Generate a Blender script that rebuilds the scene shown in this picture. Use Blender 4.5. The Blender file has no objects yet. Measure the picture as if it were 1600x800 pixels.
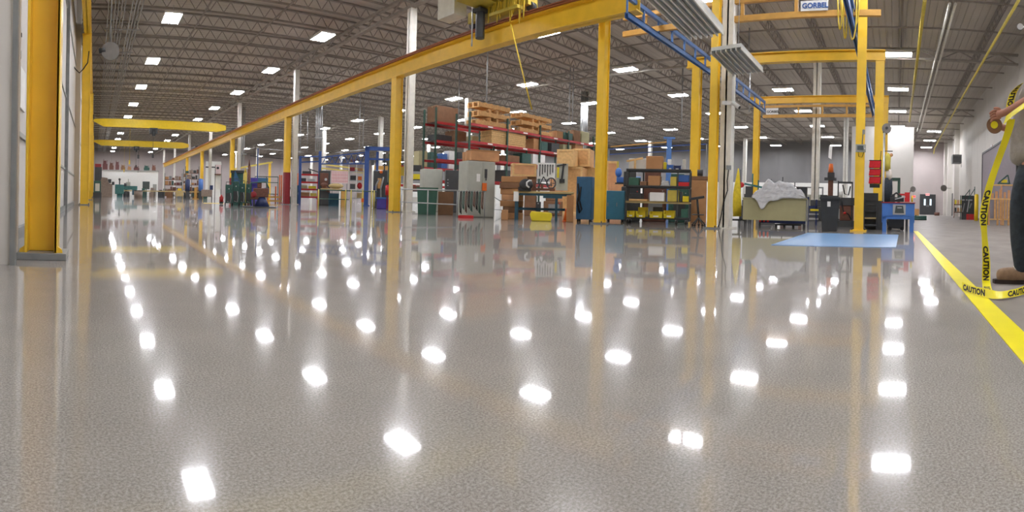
import bpy, bmesh, math, random
from mathutils import Vector, Matrix
random.seed(7)
S = bpy.context.scene
C = S.collection
sin, cos, pi = math.sin, math.cos, math.pi
# ---------------------------------------------------------------- camera geometry (panorama)
F = 797.0; PHC = (800-148)/F; HC = 314.0; ROLL = 0.02573; CH = 0.5
R3 = (Matrix.Rotation(-PHC, 3, 'Z') @ Matrix.Rotation(pi/2, 3, 'X') @ Matrix.Rotation(ROLL, 3, 'Z'))
EYE = Vector((0, 0, CH))
def ray(x, y):
    a = (x-800)/F
    return R3 @ Vector((sin(a), (HC-y)/F, -cos(a)))
def at_z(x, y, z):
    d = ray(x, y); return EYE + d*((z-CH)/d.z)
def at_X(x, y, X):
    d = ray(x, y); return EYE + d*(X/d.x)
def at_Y(x, y, Y):
    d = ray(x, y); return EYE + d*(Y/d.y)
def at_d(x, y, dist):
    d = ray(x, y); return EYE + d*(dist/math.hypot(d.x, d.y))
cam = bpy.data.cameras.new('camera'); co = bpy.data.objects.new('camera', cam); C.objects.link(co)
co.location = EYE; co.rotation_euler = R3.to_euler()
cam.type = 'PANO'; cam.panorama_type = 'CENTRAL_CYLINDRICAL'; cam.clip_start = 0.02; cam.clip_end = 400
cam.central_cylindrical_radius = 1.0
cam.central_cylindrical_range_u_min = -800/F; cam.central_cylindrical_range_u_max = 800/F
cam.central_cylindrical_range_v_min = -(800-HC)/F; cam.central_cylindrical_range_v_max = HC/F
S.camera = co
S.view_settings.view_transform = 'Standard'; S.view_settings.look = 'None'
S.view_settings.exposure = 0.85; S.view_settings.gamma = 1.0; S.view_settings.use_curve_mapping = False
S.cycles.max_bounces = 7; S.cycles.diffuse_bounces = 4; S.cycles.glossy_bounces = 4
S.cycles.use_denoising = True; S.cycles.sample_clamp_indirect = 6.0
S.cycles.caustics_reflective = False; S.cycles.caustics_refractive = False
w = bpy.data.worlds.new('world'); S.world = w; w.use_nodes = True
w.node_tree.nodes['Background'].inputs[0].default_value = (.75, .78, .85, 1)
w.node_tree.nodes['Background'].inputs[1].default_value = 0.12

# ---------------------------------------------------------------- materials
MT = {}
def s2l(c):
    return tuple((v/255/12.92 if v/255 <= .04045 else ((v/255+.055)/1.055)**2.4) for v in c)
def mat(name, rgb, rough=.55, metal=0.0, var=.12, scale=6.0, bump=0.0, emit=0.0, coat=0.0, alpha=1.0, spec=.5):
    """rgb: 0-255 surface colour; every material gets procedural wear."""
    m = bpy.data.materials.new(name); m.use_nodes = True
    nt = m.node_tree; n = nt.nodes; b = n['Principled BSDF']; L = nt.links
    c = s2l(rgb)
    tc = n.new('ShaderNodeTexCoord'); no = n.new('ShaderNodeTexNoise')
    no.inputs['Scale'].default_value = scale; no.inputs['Detail'].default_value = 5
    L.new(tc.outputs['Object'], no.inputs['Vector'])
    cr = n.new('ShaderNodeValToRGB'); L.new(no.outputs['Fac'], cr.inputs[0])
    cr.color_ramp.elements[0].position = .3; cr.color_ramp.elements[1].position = .7
    cr.color_ramp.elements[0].color = tuple(v*(1-var) for v in c)+(1,)
    cr.color_ramp.elements[1].color = tuple(min(1, v*(1+var)) for v in c)+(1,)
    L.new(cr.outputs[0], b.inputs['Base Color'])
    b.inputs['Roughness'].default_value = rough; b.inputs['Metallic'].default_value = metal
    b.inputs['Specular IOR Level'].default_value = spec
    if coat: b.inputs['Coat Weight'].default_value = coat; b.inputs['Coat Roughness'].default_value = .08
    if bump:
        bp = n.new('ShaderNodeBump'); bp.inputs['Strength'].default_value = bump; bp.inputs['Distance'].default_value = .02
        L.new(no.outputs['Fac'], bp.inputs['Height']); L.new(bp.outputs[0], b.inputs['Normal'])
    if emit:
        b.inputs['Emission Color'].default_value = c+(1,); b.inputs['Emission Strength'].default_value = emit
    if alpha < 1: b.inputs['Alpha'].default_value = alpha
    MT[name] = m; return m
mat('yellow_paint', (240, 196, 54), .38, var=.07, scale=3)
mat('yellow_bright', (236, 200, 30), .4, var=.05)
mat('yellow_pale', (214, 196, 96), .5, var=.08)
mat('orange_beam', (204, 156, 78), .5, var=.1)
mat('rust_rail', (150, 84, 52), .6, var=.2)
mat('olive_yellow', (190, 170, 70), .5, var=.12)
mat('crane_yellow', (240, 205, 20), .4, var=.06)
mat('white_steel', (218, 216, 208), .5, var=.07)
mat('grey_steel', (128, 130, 130), .45, var=.12)
mat('bright_steel', (188, 190, 192), .35, .5, var=.1)
mat('dark_steel', (58, 60, 62), .5, var=.2)
mat('dark_joist', (152, 145, 138), .7, var=.12)
mat('joist_light', (160, 154, 146), .65, var=.12)
mat('black_plastic', (40, 42, 45), .45, var=.15)
mat('black_rubber', (18, 18, 19), .8, var=.2)
mat('white_paint', (226, 226, 222), .5, var=.04)
mat('white_plastic', (232, 232, 230), .4, var=.04)
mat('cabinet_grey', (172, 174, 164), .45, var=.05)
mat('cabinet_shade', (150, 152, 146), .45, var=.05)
mat('charcoal', (58, 60, 62), .5, var=.1)
mat('rack_red', (176, 44, 48), .45, var=.12)
mat('rack_green', (48, 78, 66), .5, var=.15)
mat('red_paint', (190, 30, 34), .45, var=.1)
mat('maroon_paint', (140, 30, 40), .5, var=.1)
mat('red_fabric', (196, 34, 44), .85, var=.12, scale=20)
mat('orange_paint', (224, 110, 40), .45, var=.1)
mat('blue_paint', (50, 92, 160), .4, var=.1)
mat('blue_rail', (74, 118, 182), .4, var=.1)
mat('blue_bright', (64, 112, 186), .4, var=.08)
mat('blue_gantry', (44, 76, 140), .45, var=.12)
mat('steel_blue', (44, 92, 128), .5, var=.1)
mat('teal_cabinet', (52, 116, 142), .5, var=.08)
mat('bench_blue', (34, 78, 96), .5, var=.15)
mat('teal_machine', (56, 112, 110), .45, var=.2)
mat('machine_green', (44, 84, 76), .5, var=.3, scale=14)
mat('bin_green', (48, 92, 76), .5, var=.1)
mat('wood_crate', (196, 150, 96), .75, var=.16, scale=9)
mat('wood_pale', (212, 174, 118), .75, var=.14, scale=9)
mat('plywood', (204, 152, 108), .75, var=.12, scale=5)
mat('cardboard', (176, 130, 88), .85, var=.08, scale=5)
mat('cardboard_dark', (132, 98, 72), .85, var=.1, scale=5)
mat('bench_top', (186, 164, 112), .55, var=.12)
mat('desk_tan', (164, 158, 120), .6, var=.04)
mat('brown_metal', (104, 66, 52), .6, var=.25, scale=12)
mat('purple_tank', (70, 60, 150), .45, var=.15)
mat('tan_bucket', (140, 124, 112), .6, var=.15)
mat('denim', (48, 56, 65), .9, var=.22, scale=30, bump=.3)
mat('tshirt', (158, 152, 148), .92, var=.08, scale=25, bump=.25)
mat('skin', (176, 122, 100), .55, var=.08, scale=18)
mat('hair', (70, 52, 40), .8, var=.2, scale=60)
mat('boot_leather', (150, 122, 96), .75, var=.2, scale=25)
mat('boot_sole', (58, 46, 42), .85, var=.15)
mat('tape_yellow', (240, 226, 20), .35, var=.04)
mat('dull_red', (104, 62, 60), .7, var=.2)
mat('letter_black', (20, 18, 14), .5, var=.1)
mat('chart_paper', (226, 206, 206), .7, var=.05)
mat('chart_red', (200, 84, 100), .7, var=.05)
mat('cover_yellow', (206, 182, 40), .8, var=.15, scale=14, bump=.4)
mat('hose_yellow', (208, 178, 50), .55, var=.08)
mat('red_lit', (255, 60, 60), .5, emit=1.4)
mat('window_lit', (214, 232, 240), .4, emit=.7)
mat('fan_grey', (120, 116, 112), .5, var=.1)
mat('screen', (70, 78, 78), .2, var=.1)
mat('aluminium', (168, 170, 172), .4, .4, var=.06)
mat('hivis', (204, 190, 84), .7, var=.1)
mat('cloth_white', (214, 206, 196), .85, var=.08)
mat('purple_door', (136, 126, 132), .6, var=.05)
mat('clean_reflector', (206, 208, 204), .3, .2, var=.05)
mat('tube_off', (120, 128, 126), .35, var=.05)
mat('bin_yellow', (226, 206, 40), .45, var=.06)
mat('prussian', (34, 48, 92), .5, var=.12)
mat('lamp_glow', (250, 250, 255), .5, emit=48)

def wall_mat(name, rgb, rib=0.0, ribaxis=1, var=.05):
    m = mat(name, rgb, .7, var=var, scale=.6)
    nt = m.node_tree; n = nt.nodes; L = nt.links; b = n['Principled BSDF']
    if rib:
        tc = n.new('ShaderNodeTexCoord'); sp = n.new('ShaderNodeSeparateXYZ'); L.new(tc.outputs['Object'], sp.inputs[0])
        mu = n.new('ShaderNodeMath'); mu.operation = 'MULTIPLY'; mu.inputs[1].default_value = 1/rib; L.new(sp.outputs[ribaxis], mu.inputs[0])
        fr = n.new('ShaderNodeMath'); fr.operation = 'FRACT'; L.new(mu.outputs[0], fr.inputs[0])
        gt = n.new('ShaderNodeMath'); gt.operation = 'PINGPONG'; gt.inputs[1].default_value = .5; L.new(fr.outputs[0], gt.inputs[0])
        sm = n.new('ShaderNodeMapRange'); sm.inputs[1].default_value = .02 ; sm.inputs[2].default_value = .1; L.new(gt.outputs[0], sm.inputs[0])
        bp = n.new('ShaderNodeBump'); bp.inputs['Strength'].default_value = .8; bp.inputs['Distance'].default_value = .04
        L.new(sm.outputs[0], bp.inputs['Height']); L.new(bp.outputs[0], b.inputs['Normal'])
    return m
wall_mat('wall_white', (206, 202, 196), 1.2, 1)
wall_mat('wall_white_x', (206, 202, 196), 3.0, 0)
wall_mat('wall_far', (180, 170, 168), 1.5, 0)
wall_mat('wall_grey', (122, 121, 122), 3.5, 1)
wall_mat('wall_plain', (214, 210, 204), 0)
wall_mat('deck', (192, 185, 176), .3, 1)

def floor_material():
    m = bpy.data.materials.new('polished_concrete'); m.use_nodes = True
    nt = m.node_tree; n = nt.nodes; L = nt.links; b = n['Principled BSDF']
    geo = n.new('ShaderNodeNewGeometry')
    def noise(scale, detail=4, rough=.5, sx=1, sy=1):
        mp = n.new('ShaderNodeMapping'); mp.inputs['Scale'].default_value = (sx, sy, 1); L.new(geo.outputs['Position'], mp.inputs[0])
        t = n.new('ShaderNodeTexNoise'); t.inputs['Scale'].default_value = scale; t.inputs['Detail'].default_value = detail
        t.inputs['Roughness'].default_value = rough; L.new(mp.outputs[0], t.inputs['Vector']); return t.outputs['Fac']
    def ramp(src, p0, c0, p1, c1):
        r = n.new('ShaderNodeValToRGB'); L.new(src, r.inputs[0]); e = r.color_ramp.elements
        e[0].position = p0; e[0].color = c0; e[1].position = p1; e[1].color = c1; return r.outputs[0]
    def mix(a, bb, fac, mode='MIX'):
        x = n.new('ShaderNodeMix'); x.data_type = 'RGBA'; x.blend_type = mode
        if isinstance(fac, float): x.inputs[0].default_value = fac
        else: L.new(fac, x.inputs[0])
        L.new(a, x.inputs[6]); L.new(bb, x.inputs[7]); return x.outputs[2]
    big = ramp(noise(.5, 6), .2, s2l((150, 147, 142))+(1,), .8, s2l((170, 167, 161))+(1,))
    mid = ramp(noise(5, 5, .6), .1, (.9, .9, .9, 1), .9, (1.08, 1.07, 1.06, 1))
    col = mix(big, mid, 1.0, 'MULTIPLY')
    agg = ramp(noise(170, 3, .7), .38, (.62, .58, .56, 1), .66, (1.26, 1.25, 1.24, 1))
    col = mix(col, agg, .8, 'MULTIPLY')
    vor = n.new('ShaderNodeTexVoronoi'); vor.inputs['Scale'].default_value = 130; L.new(geo.outputs['Position'], vor.inputs['Vector'])
    st = ramp(vor.outputs['Distance'], .12, (.55, .5, .46, 1), .2, (1, 1, 1, 1))
    col = mix(col, st, .5, 'MULTIPLY')
    # matt aisle beyond the yellow line
    sp = n.new('ShaderNodeSeparateXYZ'); L.new(geo.outputs['Position'], sp.inputs[0])
    ls = n.new('ShaderNodeMath'); ls.operation = 'LESS_THAN'; ls.inputs[1].default_value = -.42; L.new(sp.outputs[1], ls.inputs[0])
    dull = ramp(noise(1.2, 8, .6, 1, 2), .3, s2l((128, 122, 117))+(1,), .7, s2l((150, 143, 137))+(1,))
    col = mix(col, dull, ls.outputs[0])
    L.new(col, b.inputs['Base Color'])
    b.inputs['Roughness'].default_value = .6; b.inputs['Specular IOR Level'].default_value = 0
    g1 = n.new('ShaderNodeBsdfAnisotropic'); g2 = n.new('ShaderNodeBsdfAnisotropic')
    for g, r in ((g1, .042), (g2, .17)): g.inputs['Roughness'].default_value = r; g.inputs['Color'].default_value = (.97, .97, .98, 1)
    mg = n.new('ShaderNodeMixShader'); mg.inputs[0].default_value = .2; L.new(g1.outputs[0], mg.inputs[1]); L.new(g2.outputs[0], mg.inputs[2])
    gd = n.new('ShaderNodeBsdfAnisotropic'); gd.inputs['Roughness'].default_value = .3
    ms = n.new('ShaderNodeMixShader'); L.new(ls.outputs[0], ms.inputs[0]); L.new(mg.outputs[0], ms.inputs[1]); L.new(gd.outputs[0], ms.inputs[2])
    fr = n.new('ShaderNodeFresnel'); fr.inputs[0].default_value = 1.75
    kf = n.new('ShaderNodeMath'); kf.operation = 'MULTIPLY_ADD'; kf.inputs[1].default_value = -.72; kf.inputs[2].default_value = 1.0; L.new(ls.outputs[0], kf.inputs[0])
    km = n.new('ShaderNodeMath'); km.operation = 'MULTIPLY'; L.new(fr.outputs[0], km.inputs[0]); L.new(kf.outputs[0], km.inputs[1])
    mf = n.new('ShaderNodeMixShader'); L.new(km.outputs[0], mf.inputs[0]); L.new(b.outputs[0], mf.inputs[1]); L.new(ms.outputs[0], mf.inputs[2])
    L.new(mf.outputs[0], n['Material Output'].inputs[0])
    MT['floor'] = m
floor_material()

# ---------------------------------------------------------------- mesh building
class MB:
    def __init__(s, k=1.0): s.v = []; s.f = []; s.k = k; s.sm = []
    def add(s, vs, fs, smooth=False):
        o = len(s.v); k = s.k
        s.v += [(x*k, y*k, z*k) for x, y, z in vs]; s.f += [tuple(i+o for i in f) for f in fs]; s.sm += [smooth]*len(fs)
        return s
    def box(s, x0, x1, y0, y1, z0, z1):
        return s.add([(x0,y0,z0),(x1,y0,z0),(x1,y1,z0),(x0,y1,z0),(x0,y0,z1),(x1,y0,z1),(x1,y1,z1),(x0,y1,z1)],
                     [(0,3,2,1),(4,5,6,7),(0,1,5,4),(1,2,6,5),(2,3,7,6),(3,0,4,7)])
    def bar(s, a, b, w, h=None, up=(0, 0, 1)):
        """rectangular bar from a to b"""
        h = h or w; a = Vector(a); b = Vector(b); d = (b-a).normalized(); u = Vector(up)
        if abs(d.dot(u)) > .98: u = Vector((1, 0, 0))
        r = d.cross(u).normalized()*w/2; u = r.cross(d).normalized()*h/2
        vs = [tuple(p+q) for p in (a, b) for q in (-r-u, r-u, r+u, -r+u)]
        return s.add(vs, [(0,3,2,1),(4,5,6,7),(0,1,5,4),(1,2,6,5),(2,3,7,6),(3,0,4,7)])
    def tube(s, pts, r, n=8, r2=None, cap=True):
        pts = [Vector(p) for p in pts]; N = len(pts); vs = []; prev = None
        for i, p in enumerate(pts):
            d = (pts[min(i+1, N-1)]-pts[max(i-1, 0)]).normalized()
            u = prev if prev is not None else (Vector((0, 0, 1)) if abs(d.z) < .9 else Vector((1, 0, 0)))
            u = (u-d*u.dot(d)).normalized(); prev = u; w_ = d.cross(u)
            rr = r if r2 is None else r+(r2-r)*i/(N-1)
            if isinstance(r, (list, tuple)): rr = r[i]
            vs += [tuple(p+u*cos(2*pi*j/n)*rr+w_*sin(2*pi*j/n)*rr) for j in range(n)]
        fs = [(i*n+j, i*n+(j+1) % n, (i+1)*n+(j+1) % n, (i+1)*n+j) for i in range(N-1) for j in range(n)]
        s.add(vs, fs, True)
        if cap:
            o = len(s.v)-len(vs)
            s.f += [tuple(o+j for j in reversed(range(n))), tuple(o+(N-1)*n+j for j in range(n))]; s.sm += [False, False]
        return s
    def cyl(s, x, y, z0, z1, r, r2=None, n=14): return s.tube([(x, y, z0), (x, y, z1)], r, n, r2)
    def sph(s, x, y, z, r, sx=1, sy=1, sz=1, n=12, m=8):
        vs = []; fs = []
        for i in range(m+1):
            t = pi*i/m
            for j in range(n):
                a = 2*pi*j/n; vs.append((x+r*sx*sin(t)*cos(a), y+r*sy*sin(t)*sin(a), z+r*sz*cos(t)))
        for i in range(m):
            for j in range(n): fs.append((i*n+j, (i+1)*n+j, (i+1)*n+(j+1) % n, i*n+(j+1) % n))
        return s.add(vs, fs, True)
    def prism(s, poly, y0, y1):
        """poly in x,z, extruded along y"""
        n = len(poly); vs = [(x, y0, z) for x, z in poly]+[(x, y1, z) for x, z in poly]
        fs = [tuple(range(n)), tuple(reversed(range(n, 2*n)))]+[(i, n+i, n+(i+1) % n, (i+1) % n) for i in range(n)]
        return s.add(vs, fs)
    def build(s, name, material, parent=None, loc=None, rz=0.0, bevel=0.0):
        me = bpy.data.meshes.new(name); me.from_pydata(s.v, [], s.f); me.update()
        for p, q in zip(me.polygons, s.sm): p.use_smooth = q
        bm = bmesh.new(); bm.from_mesh(me); bmesh.ops.recalc_face_normals(bm, faces=bm.faces)
        bm.to_mesh(me); bm.free()
        me.materials.append(MT[material] if isinstance(material, str) else material)
        o = bpy.data.objects.new(name, me); C.objects.link(o)
        if parent is not None: o.parent = parent
        if loc is not None: o.location = loc
        o.rotation_euler.z = rz
        if bevel:
            md = o.modifiers.new('bevel', 'BEVEL'); md.width = bevel; md.segments = 2; md.limit_method = 'ANGLE'
        return o
def tag(o, label=None, cat=None, group=None, kind=None):
    if label: o['label'] = label
    if cat: o['category'] = cat
    if group: o['group'] = group
    if kind: o['kind'] = kind
    return o
def shapes(m, ss):
    for t in ss:
        k, a = t[0], t[1:]
        if k == 'b': m.box(*a)
        elif k == 'c': m.cyl(*a)
        elif k == 'r': m.bar(*a)
        elif k == 't': m.tube(*a)
        elif k == 's': m.sph(*a)
        elif k == 'p': m.prism(*a)
    return m
class T:
    """a thing standing at a floor point seen at pixel x; local x right, y away, z up; units are picture pixels at its depth (k metres)"""
    def __init__(s, name, label, cat, x, y=None, d=None, z=0, group=None, face=0, off=0.0, k=None, loc=None, rz=None):
        if loc is not None:
            s.k = k or 1.0; s.loc = Vector(loc); s.rz = rz or 0.0
        else:
            if d is None:
                p = at_z(x, y, 0); d = math.hypot(p.x, p.y)
            d += off
            g = at_d(x, 330, d); s.k = k or d/F
            s.loc = Vector((g.x, g.y, z*s.k)); s.rz = math.atan2(g.y, g.x)-pi/2+math.radians(face)
        s.d = d
        s.o = bpy.data.objects.new(name, None); C.objects.link(s.o); s.o.empty_display_size = .2
        s.o.location = s.loc; s.o.rotation_euler.z = s.rz
        tag(s.o, label, cat, group)
    def p(s, name, material, *ss, label=None, parent=None, bevel=0):
        o = shapes(MB(s.k), ss).build(name, material, parent or s.o, bevel=bevel)
        if label: o['label'] = label
        return o
def one(name, label, cat, material, x, ss, y=None, d=None, z=0, group=None, face=0, off=0.0, bevel=0):
    """a thing that is one mesh"""
    if d is None:
        p = at_z(x, y, 0); d = math.hypot(p.x, p.y)
    d += off; g = at_d(x, 330, d); k = d/F
    o = shapes(MB(k), ss).build(name, material, None, (g.x, g.y, z*k), math.atan2(g.y, g.x)-pi/2+math.radians(face), bevel)
    return tag(o, label, cat, group)
def kids(o): return [c for c in bpy.data.objects if c.parent == o]
def dup(root, loc, rz=None, label=None, group=None):
    def cp(o, par):
        c = o.copy(); C.objects.link(c)
        if par is not None: c.parent = par
        for ch in CH_[o.name] if o.name in CH_ else []: cp(ch, c)
        return c
    CH_ = {}
    for o in bpy.data.objects:
        if o.parent is not None: CH_.setdefault(o.parent.name, []).append(o)
    r = cp(root, None); r.location = loc
    if rz is not None: r.rotation_euler.z = rz
    if label: r['label'] = label
    if group: r['group'] = group
    return r
def struct(name, m, material, **k):
    return tag(m.build(name, material, **k), kind='structure')
ORD = ['nearest', 'second', 'third', 'fourth', 'fifth', 'sixth', 'seventh', 'eighth', 'ninth', 'tenth', 'eleventh', 'twelfth', 'thirteenth', 'fourteenth']
# ================================================================ building shell
XW, YW, XE, YE, ZC = -.8, -5.8, 60.0, 95.0, 8.6
fl = struct('floor', MB().box(XW-.4, XE+.4, YW-.4, YE+.4, -.2, 0), 'floor')
struct('wall_left', MB().box(XW-.3, XW, YW, YE, 0, ZC), 'wall_white')
struct('wall_right', MB().box(XW, XE, YW-.3, YW, 0, ZC), 'wall_white_x')
struct('wall_back', MB().box(XW, XE+.3, YE, YE+.3, 0, ZC), 'wall_far')
struct('wall_far', MB().box(XE, XE+.3, YW, YE, 0, ZC), 'wall_grey')
struct('trim_1', MB().box(XE-.25, XE, 1.5, YE, 0, 3.5), 'white_paint')            # white lower band of the far wall
struct('wall_end', MB().box(XE-.2, XE, YW, 1.5, 0, ZC), 'wall_far')
struct('wall_office', MB().box(38, 44, -1.25, 3.4, 0, 6.7), 'wall_plain')           # tall white block
# near left pilaster and the next one
struct('wall_pier_near', MB().box(-1.2, -.555, 3.36, 3.7, 0, ZC), 'wall_plain')
struct('trim_2', MB().box(-.556, -.52, 3.33, 3.39, 0, ZC), 'grey_steel')
struct('wall_pier_second', MB().box(XW, -.6, 19.3, 19.8, 0, ZC), 'wall_plain')
struct('trim_3', MB().box(XW, -.755, 3.75, 19, .0, .12), 'grey_steel')
b = MB()
for z in (1.05, 2.9, 5.2): b.box(XW, XW+.03, 3.4, 90, z, z+.05)
struct('trim_4', b, 'cabinet_shade')
for i, y in enumerate((9.5, 13.2, 31, 42, 53)):
    struct('trim_%d' % (5+i), MB().box(XW, XW+.09, y, y+.12, 0, ZC), 'grey_steel')
ceil = struct('ceiling', MB().box(XW-.3, XE+.3, YW-.3, YE+.3, ZC, ZC+.2), 'deck')
# joists along x
j = MB(); j.box(0, 61, -.05, -.02, 0, .06); j.box(0, 61, .02, .05, 0, .06); j.box(0, 61, -.06, .06, .5, .56)
for i in range(101):
    x = i*.6; j.bar((x, 0, .05), (x+.3, 0, .52), .025); j.bar((x+.3, 0, .52), (x+.6, 0, .05), .025)
J0 = tag(j.build('ceiling_joist', 'dark_joist', ceil, (XW, -3.9, ZC-.57)), kind='structure')
n = 0
y = -2.0
while y < YE:
    o = J0.copy(); C.objects.link(o); o.location.y = y; y += 1.9
g = MB()
def girder(m, x, y0, y1, z0, z1):
    m.box(x-.1, x+.1, y0, y1, z0, z0+.09); m.box(x-.1, x+.1, y0, y1, z1-.09, z1)
    y = y0
    while y < y1: m.bar((x, y, z0+.05), (x, min(y+.95, y1), z1-.05), .05); m.bar((x, min(y+.95, y1), z1-.05), (x, min(y+1.9, y1), z0+.05), .05); y += 1.9
for x in (10.9, 23.8, 37.7, 50.6):
    m = MB(); girder(m, x, -5.7, 95, 7.55, 8.1); tag(m.build('ceiling_girder', 'joist_light', ceil), kind='structure')
m = MB()
for x in (1.6, 4.4, 7.4, 14.2, 18.0, 20.9, 27, 30.4, 33.6, 40, 43.5, 46.6, 53, 56.5): m.box(x-.03, x+.03, -5.7, 95, 8.0, 8.06)
tag(m.build('ceiling_bridging', 'dark_joist', ceil), kind='structure')
m = MB()
for x0, n_, r in ((.42, 6, .03), (1.35, 4, .035)):
    for i in range(n_): m.tube([(x0+i*.13, 2, 7.85), (x0+i*.13, 94, 7.85)], r, 6)
for i in range(24): m.box(.3, 1.9, 4+i*3.8, 4.06+i*3.8, 7.78, 7.82)
tag(m.build('ceiling_conduit_bank', 'aluminium', ceil), kind='structure')

# white building columns
def wcol(x, y, w=.2, boxed=False):
    m = MB(); h = w/2
    if boxed: m.box(-h+.01, h-.01, -h+.01, h-.01, 0, 7.58)
    m.box(-h, h, -h, -h+.025, 0, 7.6); m.box(-h, h, h-.025, h, 0, 7.6); m.box(-.02, .02, -h, h, 0, 7.6); m.box(-h-.08, h+.08, -h-.08, h+.08, 0, .03)
    return tag(m.build('building_column', 'white_steel', None, (x, y, 0), pi/2), kind='structure')
for x in (10.95, 23.7, 37.7, 50.6):
    for k in range(8):
        y = 3.8+11.4*k+(.35 if k == 1 else 0)
        wcol(x+(.35 if x < 12 and k > 3 else 0), y, .26 if x < 12 else .34, True)

# ================================================================ lit high-bay lights on their grid
def high_bay():
    t = T('high_bay_light', '', 'ceiling light', 0, loc=(0, 0, 7.6))
    t.p('housing', 'white_plastic', ('b', -.36, .36, -.6, .6, .02, .1), ('b', -.36, -.34, -.6, .6, -.015, .02), ('b', .34, .36, -.6, .6, -.015, .02))
    for sx in (-1, 1): t.p('lamp_panel', 'lamp_glow', ('b', sx*.18-.15, sx*.18+.15, -.58, .58, -.005, .019))
    for sy in (-1, 1): t.p('stem', 'aluminium', ('t', [(0, sy*.45, .1), (0, sy*.45, .4)], .012, 5))
    return t.o
hb = high_bay(); first = True
side = ['row beside the left wall', 'second row from the left wall', 'third row from the left wall', 'fourth row from the left wall',
        'fifth row from the left wall', 'sixth row from the left wall', 'seventh row from the left wall', 'eighth row from the left wall', 'ninth row from the left wall']
HBK = {o.name: o for o in kids(hb)}
hkids = list(HBK.values())
for i in range(9):
    for jj in range(14):
        x, y = 3+6.72*i, 6.9*jj
        if i == 0 and jj == 0: pass
        if abs(x-1) > 59: continue
        px = 148+F*math.atan2(x, y if y else 1e-6)
        if first: r = hb; first = False
        else:
            r = hb.copy(); C.objects.link(r)
            for c in hkids:
                c2 = c.copy(); C.objects.link(c2); c2.parent = r
        r.location = (x, y, 7.6)
        r['label'] = '%s glowing rectangular ceiling light from the camera in the %s' % (ORD[jj], side[i])
        r['group'] = 'lit ceiling lights in the '+side[i]

for x, l in ((3, 'added out-of-view fill lamp high over the near corner, beside the camera'), (9.7, 'added out-of-view fill lamp high over the yellow tape, behind the person')):  # two added lamps out of view, brightening the near corner, left column and person
    r = hb.copy(); C.objects.link(r)
    for c in hkids:
        c2 = c.copy(); C.objects.link(c2); c2.parent = r
    r.location = (x, -3.3, 7.6); r['label'] = l; r['group'] = 'lit ceiling lights over the aisle'
for i, x in enumerate((45.5, 51.5, 57.3)):
    r = hb.copy(); C.objects.link(r)
    for c in hkids:
        c2 = c.copy(); C.objects.link(c2); c2.parent = r
    r.location = (x, -3.3, 7.6); r['label'] = ('nearest', 'middle', 'farthest')[i]+' of the three lit ceiling lights over the aisle door'; r['group'] = 'lit ceiling lights over the aisle'
# ================================================================ cranes and steel
def icol(name, label, x, y, h, w=.26, dpt=.3, base=.36, group=None, mat_='yellow_paint', bt='grey_steel', red=0):
    t = T(name, label, 'column', 0, loc=(x, y, 0), group=group)
    a, e = w/2, dpt/2
    sh = [('b', -a, -a+.022, -e, e, .03, h), ('b', a-.022, a, -e, e, .03, h), ('b', -a+.015, a-.015, -e+.035, e-.035, .03, h), ('b', -a-.02, a+.02, -e-.02, e+.02, h-.02, h)]
    if red:
        sh = [(q[0], q[1], q[2], q[3], q[4], red if q[5] < .1 else q[5], q[6]) for q in sh if q[5] < .1 or q[5] > red]
        t.p('shaft', mat_, *sh)
        t.p('painted_foot', 'maroon_paint', ('b', -a, -a+.022, -e, e, .03, red), ('b', a-.022, a, -e, e, .03, red), ('b', -a+.015, a-.015, -e+.035, e-.035, .03, red), label='dark red painted foot')
    else: t.p('shaft', mat_, *sh)
    t.p('base_plate', bt, ('b', -base/2, base/2, -base/2, base/2, 0, .03))
    for sx in (-1, 1):
        for sy in (-1, 1): t.p('anchor_bolt', 'dark_steel', ('c', sx*(base/2-.035), sy*(base/2-.035), .03, .07, .015))
    return t
# left runway and its columns
LG = 'yellow crane columns along the left wall'
p = at_z(66, 402, 0)
c0 = T('crane_column', 'big yellow crane column nearest the camera at the left edge', 'column', 0, loc=(p.x, p.y, 0), group=LG)
w, e = .118, .14
c0.p('shaft', 'yellow_paint', ('b', -w, -w+.02, -e, e, .05, 6.2), ('b', w-.02, w, -e, e, .05, 6.2), ('b', -w, w, .0, .02, .05, 6.2), ('b', w-.02, w+.004, -e, -e+.012, .05, 6.2), bevel=.004)
c0.p('base_plate', 'grey_steel', ('b', -w-.055, w+.07, -e-.03, e+.03, 0, .05), bevel=.004, label='bare grey steel base plate')
for sx in (-1, 1):
    c0.p('weld_lug', 'yellow_paint', ('p', [(sx*w, .05), (sx*(w+.04), .05), (sx*(w+.035), .075), (sx*w, .1)], -e+.02, -e+.05))
for y, l in ((18.7, 'yellow crane column beside the second white pier of the left wall'), (30, 'third yellow crane column along the left wall, behind the second'),
             (41.4, 'fourth yellow crane column along the left wall'), (52.8, 'fifth yellow crane column along the left wall'), (64, 'far yellow crane column near the end of the left wall')):
    icol('crane_column', l, -.38 if y < 20 else -.33, y, 6.2, .3, .3, .4, LG)
def ibeam_y(m, x, y0, y1, z0, z1, w=.3):
    m.box(x-w/2, x+w/2, y0, y1, z0, z0+.03); m.box(x-w/2, x+w/2, y0, y1, z1-.03, z1); m.box(x-.012, x+.012, y0, y1, z0, z1)
def ibeam_x(m, y, x0, x1, z0, z1, w=.2):
    m.box(x0, x1, y-w/2, y+w/2, z0, z0+.025); m.box(x0, x1, y-w/2, y+w/2, z1-.025, z1); m.box(x0, x1, y-.01, y+.01, z0, z1)
t = T('runway_beam', 'yellow crane runway beam high along the left wall', 'crane beam', 0, loc=(-.36, 1, 6.2), group='crane runway beams')
m = MB(); ibeam_y(m, 0, 0, 84, 0, .6, .26); m.build('beam', 'yellow_paint', t.o)
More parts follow.
